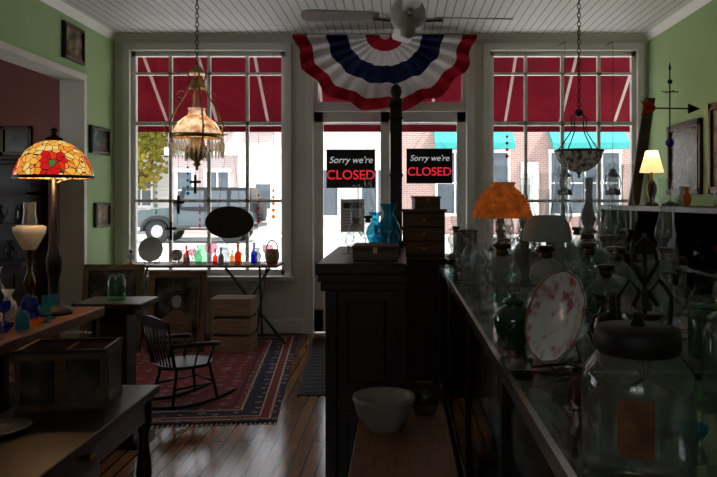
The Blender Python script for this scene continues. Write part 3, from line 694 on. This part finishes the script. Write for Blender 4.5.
oil_lamp(.60,2.86,CZ,.56,M_milk,M_milk,M_gls,(M_milk,.10,.045,.27/.52,.36/.52),name='milk_glass_oil_lamp')
for x,y,h,f in ((.95,3.2,.62,M_gls),(.83,3.6,.66,M_gls),(1.1,2.9,.54,M_smoke),(.88,2.3,.46,M_gls),(1.12,2.35,.52,M_gls),(.72,3.95,.6,M_gls),(.98,4.3,.66,M_gls),(.52,3.5,.55,M_gls),(.66,4.6,.55,M_smoke),(.85,4.75,.6,M_gls),(.68,3.3,.5,M_smoke),(.80,2.95,.58,M_gls),(.72,2.45,.48,M_gls)):
    oil_lamp(x,y,CZ,h,f)
for kd,x,y,h,mt in (('goblet',.38,3.3,.13,M_gls),('bowl',.37,3.75,.06,M_gls),('compote',.42,4.1,.13,M_gls),('vase',.34,4.45,.16,M_smoke),('pitcher',.5,4.4,.18,M_gls),('bottle',.4,4.75,.2,M_gls),
    ('bottle',.375,1.5,.09,M_smoke),('jar',.57,2.42,.17,M_gls),('chimney',.74,1.98,.28,M_gls),('chimney',.88,1.86,.3,M_gls),('jar',1.02,2.0,.2,M_smoke),('bowl',.54,1.30,.03,M_blueg),
    ('pitcher',.64,2.15,.16,M_smoke),('vase',.97,2.66,.22,M_gls),('goblet',.46,2.5,.13,M_gls),('jar',.76,1.6,.2,M_gls),('pitcher',1.14,2.62,.18,M_smoke),('bottle',.45,3.12,.14,M_gls),('bowl',.34,2.5,.03,M_gls),('goblet',.36,4.0,.12,M_gls)):
    vessel(kd,x,y,CZ,h,mt)
kd_=['oil','chimney','vase','goblet','oil','jar','bottle','pitcher','chimney','goblet']; cnt=0
for tries in range(1500):
    k=kd_[cnt%10]; x=R.uniform(.36,1.2); y=R.uniform(2.0,4.85)
    h={'oil':R.uniform(.48,.64),'chimney':R.uniform(.22,.32),'vase':.18,'goblet':.14,'jar':.16,'bottle':.22,'pitcher':.15,'compote':.11}[k]
    if x<.56 and y<2.8: continue
    if x<.5 and k=='oil' and y<3.4: continue
    r_=.15*h if k=='oil' else RAD[k]*h
    if not free(x,y,CZ,r_): continue
    mt=[M_gls,M_gls,M_smoke,M_gls,M_smoke,M_gls,M_greeng,M_gls,M_gls][cnt%9]
    if k=='oil': oil_lamp(x,y,CZ,h,mt)
    else: vessel(k,x,y,CZ,h,mt if k!='chimney' else M_gls)
    cnt+=1
    if cnt>=44: break
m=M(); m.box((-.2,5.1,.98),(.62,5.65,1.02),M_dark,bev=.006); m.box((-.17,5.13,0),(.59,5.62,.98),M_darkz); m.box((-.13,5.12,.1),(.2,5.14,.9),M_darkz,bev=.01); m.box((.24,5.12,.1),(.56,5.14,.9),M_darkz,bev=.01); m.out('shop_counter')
m=M(); m.box((-.16,-.12,0),(.16,.12,.34),M_dark,bev=.004); m.box((-.175,-.135,.34),(.175,.13,.36),M_brown,bev=.005)
for k in range(3):
    m.box((-.145,-.128,.02+.107*k),(.145,-.12,.11+.107*k),M_brown,bev=.003)
    m.lathe([(0,0),(.01,0),(.012,.012),(0,.018)],M_brass,(0,-.128,.065+.107*k),seg=10,mt=Matrix.Rotation(pi/2,4,'X'))
m.out('small_drawer_chest',(.18,5.4,1.02))
m=M(); m.box((-.1,-.07,0),(.1,.07,.08),M_brown,bev=.004); m.box((-.105,-.075,.08),(.105,.075,.1),M_crate,bev=.004); m.box((-.012,-.08,.06),(.012,-.07,.09),M_brass); m.out('trinket_box',(.2,5.42,1.38),.15)
oil_lamp(.42,5.24,1.02,.5,M_smoke); oil_lamp(-.1,5.25,1.02,.4,M_gls); m=M(); m.box((-.08,-.08,0),(.08,.08,.18),M_brown,bev=.006); m.box((-.085,-.085,.18),(.085,.085,.2),M_brown,bev=.006); m.lathe([(0,0),(.03,0),(.03,.006),(0,.006)],M_brass,(0,-.08,.11),seg=12,mt=Matrix.Rotation(pi/2,4,'X')); m.out('wooden_tea_caddy',(.51,5.50,1.02),.1)

# ------------------------------------------------------------ right wall shelf
m=M(); sx=1.98
m.box((sx,3.2,1.36),(XR-.021,7.0,1.4),M_dark,bev=.005); m.box((sx+.03,3.22,0),(XR-.021,6.98,.1),M_dark)
for z in (.5,.95): m.box((sx+.02,3.22,z),(XR-.021,6.98,z+.025),M_dark)
for y in (3.2,4.15,5.1,6.05,6.96): m.box((sx+.02,y,.1),(XR-.021,y+.04,1.36),M_dark)
m.box((XR-.03,3.22,.1),(XR-.021,6.98,1.36),M_dark)
m.out('wall_shelf')
for k in range(26):
    y=3.4+(k%13)*.27; 
    if min(abs(y-q-.02) for q in (4.15,5.1,6.05))<.1: continue
    vessel(['bottle','vase','jar','pitcher','bowl','compote'][k%6],R.uniform(2.12,2.25),y,.975 if k<13 else .525,R.uniform(.15,.24)*(.45 if k%6==4 else 1),[M_gls,M_milk,M_cobalt,M_stone,M_greeng,M_redg,M_smoke][k%7])
def table_lamp(x,y,z,sc=1):
    m=M(); m.lathe([(0,0),(.06,0),(.055,.02),(.02,.04),(.035,.09),(.045,.14),(.03,.2),(.01,.23),(.01,.33)],M_bronze,seg=20)
    m.lathe([(.10,.29),(.10,.3),(.05,.48),(.048,.48)],M_litshade,seg=28)
    m.lathe([(0,.33),(.02,.34),(.028,.38),(.015,.42),(0,.42)],M_milk,seg=12)
    m.out('table_lamp',(x,y,z))
table_lamp(2.2,6.12,1.4)
l=bpy.data.lights.new('shade_bulb','POINT'); l.energy=3; l.color=(1,.68,.36); l.shadow_soft_size=.03; o=bpy.data.objects.new('shade_bulb',l); o.location=(2.2,6.12,1.84); bpy.context.collection.objects.link(o)
for kd,x,y,h,mt in (('vase',2.2,4.2,.16,M_cobalt),('bottle',2.25,4.6,.2,M_gls),('jar',2.3,5.0,.16,M_gls),('pitcher',2.35,5.8,.16,M_milk),('vase',2.15,5.25,.14,M_amberg),('bottle',2.12,5.8,.16,M_gls)): vessel(kd,x,y,1.4,h,mt)
m=M(); m.lathe([(0,0),(.07,0),(.06,.02),(.012,.04),(0,.04)],M_iron,seg=16); m.tube([(0,0,.02),(0,0,1.08)],.006,M_iron,6)
m.sph((0,0,.5),.035,M_cobalt); m.sph((0,0,.98),.02,M_iron); m.tube([(-.2,0,.77),(.17,0,.77)],.006,M_iron,6)
m.prism([(.15,-.004,.73),(.25,-.004,.77),(.15,-.004,.81)],(0,.008,0),M_iron); m.prism([(-.24,-.004,.83),(-.12,-.004,.79),(-.12,-.004,.75),(-.24,-.004,.71),(-.2,-.004,.77)],(0,.008,0),M_redg)
for a in range(2): m.tube([(-.07 if a else 0,-.07 if not a else 0,.9),(.07 if a else 0,.07 if not a else 0,.9)],.004,M_iron,5)
m.lathe([(0,1.06),(.012,1.08),(0,1.14)],M_iron,seg=8); m.out('weathervane',(2.12,5.5,1.4),.1)
m=M(); m.prism([(2.14,6.55,1.401),(2.24,6.55,1.401),(2.5,6.85,2.45),(2.40,6.85,2.45)],(0,.03,0),M_darkz)
for k in range(4): t=.2+.2*k; m.lathe([(0,0),(.014,0),(.014,.02),(0,.03)],M_bronze,(2.19+.26*t,6.55+.3*t,1.4+1.05*t),seg=8,mt=Matrix.Rotation(pi/2,4,'X'))
m.out('leaning_wooden_board')
def frame(name,w,h,pm,fm,fw,loc,rot):
    m=M(); m.box((-w/2,-.008,0),(w/2,.0,h),M_dark)
    m.box((-w/2+fw,-.012,fw),(w/2-fw,-.008,h-fw),pm)
    for a,b in (((-w/2,-.03,0),(-w/2+fw,0,h)),((w/2-fw,-.03,0),(w/2,0,h)),((-w/2,-.03,0),(w/2,0,fw)),((-w/2,-.03,h-fw),(w/2,0,h))): m.box(a,b,fm,bev=.006)
    f2=fw*.7
    for a,b in (((-w/2+f2,-.036,f2),(-w/2+fw,0,h-f2)),((w/2-fw,-.036,f2),(w/2-f2,0,h-f2)),((-w/2+f2,-.036,f2),(w/2-f2,0,fw)),((-w/2+f2,-.036,h-fw),(w/2-f2,0,h-f2))): m.box(a,b,M_gold,bev=.003)
    return m,name,loc,rot
def fr(*a):
    m,n,l,r=frame(*a); return m.out(n,l,rot=r)
RW=(0,0,-pi/2); LW=(0,0,pi/2)
fr('framed_picture',.78,.68,M_pic2,M_dark,.06,(XR-.001,6.6,1.5),RW)
fr('framed_picture',.8,.78,M_pic1,M_brown,.06,(XR-.001,5.65,1.5),RW)
fr('framed_picture',.7,.6,M_pic2,M_dark,.06,(XR-.001,4.7,1.6),RW)
fr('framed_picture',.42,.34,M_pic1,M_black,.03,(XL+.001,6.62,2.76),LW)
fr('framed_picture',.46,.28,M_pic2,M_black,.03,(XL+.001,7.2,1.92),LW)
fr('framed_picture',.36,.25,M_pic1,M_dark,.03,(XL+.001,7.26,1.17),LW)
fr('framed_picture',.34,.32,M_pic2,M_dark,.04,(-4.15,YF-.021,1.93),(0,0,0))

def table(name,x0,x1,y0,y1,z,mat,t=.03,leg=.045,apron=.08):
    m=M(); m.box((x0,y0,z-t),(x1,y1,z),mat,bev=.006)
    m.box((x0+.04,y0+.03,z-t-apron),(x1-.04,y0+.05,z-t),mat); m.box((x0+.04,y1-.05,z-t-apron),(x1-.04,y1-.03,z-t),mat)
    m.box((x0+.03,y0+.04,z-t-apron),(x0+.05,y1-.04,z-t),mat); m.box((x1-.05,y0+.04,z-t-apron),(x1-.03,y1-.04,z-t),mat)
    for x in (x0+.02+leg/2,x1-.02-leg/2):
        for y in (y0+.02+leg/2,y1-.02-leg/2):
            m.box((x-leg/2,y-leg/2,z-t-apron-.03),(x+leg/2,y+leg/2,z-t),mat)
            m.lathe([(0,0),(leg*.35,0),(leg*.45,.03),(leg*.3,.06),(leg*.55,(z)*.4),(leg*.35,z-t-apron-.08),(leg*.5,z-t-apron-.03)],mat,(x,y,0),seg=12)
    return m.out(name)
table('side_table',.85,1.95,6.5,7.15,.95,M_dark)
for x,y,h,f in ((.97,6.75,.5,M_smoke),(1.2,6.9,.42,M_gls),(1.42,6.7,.55,M_milk),(1.62,6.95,.45,M_gls),(1.82,6.75,.6,M_smoke)): oil_lamp(x,y,.95,h,f)
for kd,x,y,h,mt in (('vase',1.08,7.0,.25,M_smoke),('bottle',1.3,6.7,.26,M_smoke),('jar',1.52,6.9,.2,M_amberg),('pitcher',1.72,6.68,.22,M_smoke)): vessel(kd,x,y,.95,h,mt)
def lantern(x,y,z,hang):
    m=M(); m.lathe([(0,0),(.075,0),(.08,.01),(.075,.05),(.04,.065),(.04,.075),(0,.08)],M_iron,seg=20)
    m.lathe([(.045,.075),(.06,.12),(.05,.17),(.035,.19)],M_smoke,seg=20); m.lathe([(.055,.19),(.06,.2),(.035,.24),(.03,.26),(.045,.265),(0,.28)],M_iron,seg=20)
    for s_ in (-1,1): m.tube([(s_*.07,0,.05),(s_*.085,0,.12),(s_*.07,0,.2),(s_*.04,0,.22)],.006,M_iron,5)
    m.tube([(-.08,0,.14),(-.07,0,.28),(0,0,.35),(.07,0,.28),(.08,0,.14)],.003,M_iron,4)
    m.tube([(0,0,.35),(0,0,hang-z)],.0025,M_iron,4); m.tube([(0,0,hang-z),(0,7.565-y,hang-z+.02)],.006,M_iron,5)
    m.out('kerosene_lantern',(x,y,z))
lantern(1.72,7.3,1.5,3.1); lantern(2.22,7.3,1.5,3.1)

# ------------------------------------------------------------ left side: window table
m=M(); tz=.80
m.box((-2.8,6.95,tz-.025),(-1.22,7.4,tz),M_orange,bev=.005)
M_gp=pmat('green_paint_metal',(.02,.06,.035),.5)
for x in (-2.7,-1.45):
    for a,b in ((6.98,7.37),(7.37,6.98)): m.tube([(x,a,.016),(x+.05,b,tz-.025)],.012,M_gp,6)
m.tube([(-1.15,6.98,.016),(-1.75,7.02,tz-.03)],.014,M_gp,6); m.tube([(-1.8,7.02,.016),(-1.3,6.98,tz-.03)],.014,M_gp,6)
m.out('folding_table')
plate_on_stand(-2.53,7.12,tz,.125,0,M_ceramic,'milk_glass_plate')
plate_on_stand(-2.30,7.2,tz,.06,.2); placed.append((-1.30,7.12,tz,.08))
mats=[M_gls,M_redg,M_gls,M_pinkg,M_greeng,M_gls,M_cobalt,M_gls,M_milk,M_smoke,M_amberg]
kinds=['goblet','bottle','vase','goblet','pitcher','jar','bottle','goblet','bottle','vase','bottle']; k=0
for tries in range(2500):
    x=R.uniform(-2.22,-1.38); y=R.uniform(6.99,7.36); kd=kinds[k%11]; h=R.uniform(.11,.22)
    if not free(x,y,tz,RAD[kd]*h): continue
    vessel(kd,x,y,tz,h,mats[k%11]); k+=1
    if k>=36: break
oil_lamp(-2.73,7.1,tz,.3,M_milk,M_brass)
m=M(); m.lathe([(0,0),(.05,0),(.07,.05),(.075,.10),(.06,.14),(.05,.15)],M_wicker,seg=24)
m.tube([(.06*math.cos(t*pi/12),0,.13+.11*math.sin(t*pi/12)) for t in range(13)],.006,M_wicker,6)
m.out('wicker_basket',(-1.30,7.12,tz))
for x,z0,mt in ((-1.36,1.25,M_amberg),(-1.52,1.2,M_redg),(-2.28,1.5,M_blueg),(-2.62,1.3,M_greeng),(-2.15,1.15,M_pinkg),(1.15,1.9,M_redg)):
    m=M(); m.tube([(0,0,0),(0,0,3.03-z0)],.0015,M_iron,4)
    for k in range(5): m.sph((0,0,.02+k*.07),.022-.002*k,mt,seg=10)
    m.tube([(0,0,3.03-z0),(0,.04,3.03-z0)],.003,M_iron,4)
    m.out('glass_suncatcher',(x,7.52,z0))
for x,zz in ((-2.38,1.5),(-2.46,1.22),(-2.2,1.72)):
    m=M(); m.tube([(0,0,0),(0,0,3.0-zz)],.0015,M_iron,4); m.box((-.014,-.006,-.2),(.014,.006,.0),M_iron); m.box((-.06,-.006,-.09),(.06,.006,-.062),M_iron)
    m.out('hanging_cross',(x,7.52,zz))
m=M(); 
for z in (0,.17,.34):
    m.box((-.19,-.15,z),(.19,-.138,z+.145),M_crate); m.box((-.19,.138,z),(.19,.15,z+.145),M_crate); m.box((-.19,-.138,z),(-.178,.138,z+.145),M_crate); m.box((.178,-.138,z),(.19,.138,z+.145),M_crate)
for x in (-.178,.158): m.box((x,-.138,0),(x+.02,-.118,.49),M_crate); m.box((x,.118,0),(x+.02,.138,.49),M_crate)
m.box((-.178,-.138,.01),(.178,.138,.02),M_crate); m.box((-.195,-.155,.485),(.195,.155,.5),M_crate); m.out('wooden_crate',(-1.60,6.76,0.014))
m,n,l,r=frame('framed_portrait',.55,.76,M_pic2,M_brown,.07,(-2.12,6.6,.018),(-.14,0,0))
m.sph((0,-.012,.50),.08,M_dark,(.85,.04,.95)); m.sph((0,-.014,.47),.06,M_stone,(.8,.06,1.05)); m.prism([(-.17,-.016,.1),(.17,-.016,.1),(.14,-.016,.3),(.04,-.016,.39),(-.04,-.016,.39),(-.14,-.016,.3)],(0,.003,0),M_brown); m.out(n,l,rot=r)
fr('leaning_picture_frame',.58,.82,M_pic2,M_gold,.06,(-2.74,6.62,.018),(-.14,0,0))
# rocking chair
m=M(); K=M_black; sz=.27
seat=[(.19*math.cos(t*pi/10)*(1.05),.185*math.sin(t*pi/10)*(1.0 if math.cos(t*pi/10)>0 else .92),sz) for t in range(20)]
m.prism(seat,(0,0,.022),K)
for s_ in (-1,1):
    m.tube([(.13,s_*.12,sz),(.17,s_*.155,.035)],[.013,.011],K,8); m.tube([(-.12,s_*.11,sz),(-.17,s_*.15,.035)],[.013,.011],K,8)
    m.tube([(.15,s_*.135,.14),(-.145,s_*.13,.14)],.008,K,6)
    rk=[(-.33+.66*t/12,s_*.153,.016+.42*(( -.33+.66*t/12))**2*1.0) for t in range(13)]
    m.tube(rk,.014,K,8)
    m.tube([(-.16,s_*.16,sz+.02),(-.22,s_*.175,.60)],[.013,.010],K,8)
    m.tube([(-.195,s_*.17,.44),(-.05,s_*.2,.445),(.14,s_*.205,.43),(.16,s_*.2,.42)],[.010,.014,.017,.012],K,8)
    m.tube([(.09,s_*.165,sz+.02),(.12,s_*.203,.43)],.009,K,6)
    m.tube([(-.02,s_*.175,sz+.02),(-.0,s_*.2,.437)],.007,K,6)
m.tube([(.15,-.135,.15),(.15,.135,.15)],.008,K,6)
for k in range(6):
    y=-.11+.044*k; m.tube([(-.165,y,sz+.02),(-.222-.012,y*1.2,.56)],.007,K,6)
cr=[]
for t in range(11):
    y=-.2+.04*t; cr.append((-.222-.03*(1-(y/.2)**2),y,.57))
top=[(p[0],p[1],p[2]+.075-.03*(abs(p[1])/.2)**2) for p in cr]
for a in range(10):
    q=[cr[a],cr[a+1],top[a+1],top[a]]; m.prism(q,(-.014,0,0),K)
m.out('child_rocking_chair',(-1.53,4.97,.013),math.radians(46))
hx,hy=.92,1.45
m=M(); m.box((-hx,-hy,0),(hx,hy,.012),rugmat(hx,hy))
for s_ in (-1,1):
    for k in range(60): x=-hx+.01+k*(2*hx-.02)/59; m.box((x-.004,s_*hy-(.04 if s_<0 else 0),0),(x+.004,s_*hy+(.04 if s_>0 else 0),.004),M_ceramic)
m.out('persian_rug',(-1.86,5.92,.001),math.radians(5.5))
m=M(); m.box((-.4,-1.1,0),(.4,1.1,.008),M_mat,bev=.003); 
for k in range(18): m.box((-.37,-1.05+k*.12,.008),(.37,-1.0+k*.12,.011),M_mat)
m.out('floor_mat',(-.44,6.3,.001),math.radians(4))

# ------------------------------------------------------------ left: display case with Tiffany lamp
m=M(); x0,x1,y0,y1,z=-2.45,-1.58,1.9,3.75,.88
m.box((x0,y0,z-.05),(x1,y1,z),M_orange,bev=.006); m.box((x0+.02,y0+.02,0),(x1-.02,y1-.02,.12),M_dark)
for x in (x0+.02,x1-.06):
    for y in (y0+.02,(y0+y1)/2,y1-.06): m.box((x,y,.12),(x+.04,y+.04,z-.05),M_darkz)
m.box((x0+.03,y0+.03,.45),(x1-.03,y1-.03,.47),M_dark); m.box((x1-.035,y0+.03,.12),(x1-.031,y1-.03,z-.05),M_case); m.box((x0+.03,y0+.03,.12),(x0+.05,y1-.03,z-.05),M_dark)
m.out('display_cabinet')
for k in range(7): vessel(['bowl','vase','jar'][k%3],-1.85,2.2+k*.22,.471,.07 if k%3==0 else .12,[M_milk,M_ceramic,M_gls][k%3])
m=M()
m.lathe([(0,0),(.085,0),(.09,.012),(.07,.03),(.03,.045),(.018,.09),(.022,.16),(.035,.22),(.038,.27),(.025,.33),(.014,.38),(.018,.44),(.012,.5),(.010,.72),(.010,.9)],M_iron,seg=24,fl=.04,nf=8)
pr=[(.184,.680),(.184,.690),(.177,.722),(.158,.768),(.128,.812),(.085,.848),(.040,.866)]
m.lathe(pr,M_stain,seg=48); m.lathe([(.042,.864),(.04,.88),(.015,.89),(.012,.91),(.02,.92),(0,.935)],M_iron,seg=16)
m.lathe([(.012,.67),(.02,.68),(.026,.73),(0,.77)],M_milk,(.06,0,0),seg=12); m.tube([(.06,0,.675),(0,0,.65)],.006,M_bronze)
m.lathe([(.186,.676),(.188,.684),(.185,.692)],M_iron,seg=48)
m.out('tiffany_table_lamp',(-1.73,3.5,z)); placed.append((-1.73,3.5,z,.1))
l=bpy.data.lights.new('tiffany_bulb','POINT'); l.energy=4; l.color=(1,.65,.3); l.shadow_soft_size=.04; o=bpy.data.objects.new('tiffany_bulb',l); o.location=(-1.73,3.44,z+.66); bpy.context.collection.objects.link(o)
m=M(); m.lathe([(0,0),(.06,0),(.055,.015),(.02,.03),(.015,.1),(.03,.14),(.02,.18),(.012,.2),(.012,.3),(.03,.32),(0,.33)],M_bronze,seg=16)
m.lathe([(.03,.315),(.045,.34),(.075,.40),(.08,.43),(.06,.44),(.058,.44)],M_milk,seg=24,fl=.04,nf=8); m.lathe([(.03,.34),(.04,.42),(.028,.5),(.03,.56)],M_gls,seg=14); m.out('milk_glass_table_lamp',(-1.905,3.6,z)); placed.append((-1.905,3.6,z,.08))
placed.append((-1.87,2.95,z,.04)); placed.append((-1.74,2.72,z,.04))
for kd,x,y,h,mt in (('bowl',-1.70,3.0,.04,M_cobalt),('goblet',-1.80,3.07,.12,M_gls),('vase',-1.99,3.12,.16,M_greeng),('jar',-1.65,2.84,.11,M_gls),('bottle',-1.78,2.85,.13,M_blueg),('bowl',-2.0,2.85,.06,M_greeng),('compote',-1.72,2.55,.11,M_gls),('bowl',-1.65,3.18,.03,M_amberg),('vase',-2.15,3.35,.24,M_smoke),('pitcher',-2.12,3.62,.22,M_smoke),('goblet',-1.84,3.25,.1,M_cobalt),('bottle',-2.1,2.95,.22,M_gls)):
    vessel(kd,x,y,z,h,mt)
k=0
for tries in range(900):
    x=R.uniform(-2.3,-1.64); y=R.uniform(2.5,3.68); kd=['bottle','goblet','vase','jar'][k%4]; h=R.uniform(.08,.15)
    if not free(x,y,z,RAD[kd]*h): continue
    vessel(kd,x,y,z,h,[M_gls,M_cobalt,M_greeng,M_gls,M_milk,M_blueg][k%6]); k+=1
    if k>=24: break
for x,y,mt in ((-1.87,2.95,M_cobalt),(-1.74,2.72,M_greeng)): M().sph((0,0,.035),.035,mt).out('glass_paperweight',(x,y,z))
m=M(); m.box((-.2,-.16,.82),(.2,.16,.85),M_dark,bev=.006); m.box((-.16,-.13,.78),(.16,.13,.82),M_dark,bev=.004); m.box((-.09,-.08,.1),(.09,.08,.78),M_darkz,bev=.008)
m.box((-.07,-.085,.18),(.07,-.078,.7),M_dark,bev=.003); m.box((-.15,-.13,.04),(.15,.13,.1),M_dark,bev=.008); m.box((-.18,-.15,0),(.18,.15,.04),M_dark,bev=.006); m.out('wooden_pedestal',(-1.70,4.2,0))
vessel('jar',-1.70,4.2,.85,.16,M_greeng)
m=M(); x0,x1,y0,y1,z=-1.56,-1.08,1.0,3.15,.62
m.box((x0,y0,z-.035),(x1,y1,z),M_dark,bev=.006); m.box((x0+.03,y0+.03,z-.14),(x1-.03,y1-.03,z-.035),M_dark)
for x in (x0+.05,x1-.05):
    for y in (y0+.06,y1-.06): m.lathe([(0,0),(.018,0),(.025,.04),(.018,.08),(.035,.25),(.02,.4),(.035,.48),(.035,.59)],M_dark,(x,y,0),seg=14)
for k in range(3): m.lathe([(0,0),(.015,.004),(.017,.015),(0,.022)],M_brass,(x1-.03,1.5+.5*k,z-.09),seg=10,mt=Matrix.Rotation(pi/2,4,'Y'))
m.out('low_wooden_table')
m=M(); w,d,h=.34,.24,.24
m.box((-w/2,-d/2,0),(w/2,-d/2+.012,h),M_brown); m.box((-w/2,d/2-.012,0),(w/2,d/2,h),M_brown); m.box((-w/2,-d/2,0),(-w/2+.012,d/2,h),M_brown); m.box((w/2-.012,-d/2,0),(w/2,d/2,h),M_brown); m.box((-w/2,-d/2,0),(w/2,d/2,.012),M_brown)
m.box((-.006,-d/2,0),(.006,d/2,h*.95),M_brown)
for s_ in (-1,1): m.box((s_*.085-.065,-d/2-.003,.03),(s_*.085+.065,-d/2,.2),M_pic2)
m.box((w/2,-.09,.03),(w/2+.003,.09,.2),M_pic2); m.box((-w/2-.004,-d/2-.004,h-.015),(w/2+.004,-d/2+.014,h),M_dark); m.box((-w/2-.004,d/2-.014,h-.015),(w/2+.004,d/2+.004,h),M_dark)
m.out('divided_wooden_box',(-1.35,2.87,z),.12)
m=M(); m.lathe([(0,0),(.05,0),(.052,.008),(.09,.018),(.095,.022),(.05,.012),(0,.006)],M_stone,seg=36,fl=.01); m.out('dinner_plate',(-1.42,2.5,z))
m=M(); x0,x1,y0,y1=-4.3,-3.42,6.35,6.8
m.box((x0,y0-.05,.0),(x1,y1,.85),M_darkz); m.box((x0-.03,y0-.08,.85),(x1+.03,y1,.89),M_dark,bev=.006); m.box((x0,y1-.03,.89),(x1,y1,1.82),M_darkz)
for x in (x0,x1-.03): m.box((x,y0+.1,.89),(x+.03,y1,1.82),M_darkz)
for zz in (1.2,1.5,1.79): m.box((x0,y0+.1,zz),(x1,y1,zz+.025),M_dark)
m.box((x0-.04,y0+.06,1.815),(x1+.04,y1+.01,1.86),M_dark,bev=.008); m.box((x0+.05,y0-.06,.1),(x0+.42,y0-.04,.78),M_darkz,bev=.008); m.box((x1-.42,y0-.06,.1),(x1-.05,y0-.04,.78),M_darkz,bev=.008); m.out('wooden_hutch')
for k in range(6): vessel(['pitcher','vase','jar'][k%3],x0+.14+.12*k,6.6,1.226 if k%2 else .891,.18,[M_stone,M_smoke,M_smoke][k%3])

# ------------------------------------------------------------ light
w=bpy.data.worlds.new('sky'); bpy.context.scene.world=w; w.use_nodes=True; nt=w.node_tree; nt.nodes.clear()
o_=nt.nodes.new('ShaderNodeOutputWorld'); bg=nt.nodes.new('ShaderNodeBackground'); bg.inputs[0].default_value=(.86,.93,1,1); bg.inputs[1].default_value=2.6
nt.links.new(bg.outputs[0],o_.inputs[0])
s=bpy.data.lights.new('sun','SUN'); s.energy=9; s.angle=.01; s.color=(1,.95,.88); so=bpy.data.objects.new('sun',s); so.location=(10,-10,20)
so.rotation_euler=Vector((-.55,.2,-.78)).to_track_quat('-Z','Y').to_euler(); bpy.context.collection.objects.link(so)
cam=bpy.data.cameras.new('camera'); cam.sensor_width=36; cam.lens=36*700/717; cam.shift_x=-41.5/717; cam.shift_y=-38.5/717; cam.clip_start=.05; cam.clip_end=200
co=bpy.data.objects.new('camera',cam); co.location=(0,0,1.45); co.rotation_euler=(pi/2,0,0); bpy.context.collection.objects.link(co); bpy.context.scene.camera=co
bpy.context.scene.view_settings.view_transform='Standard'
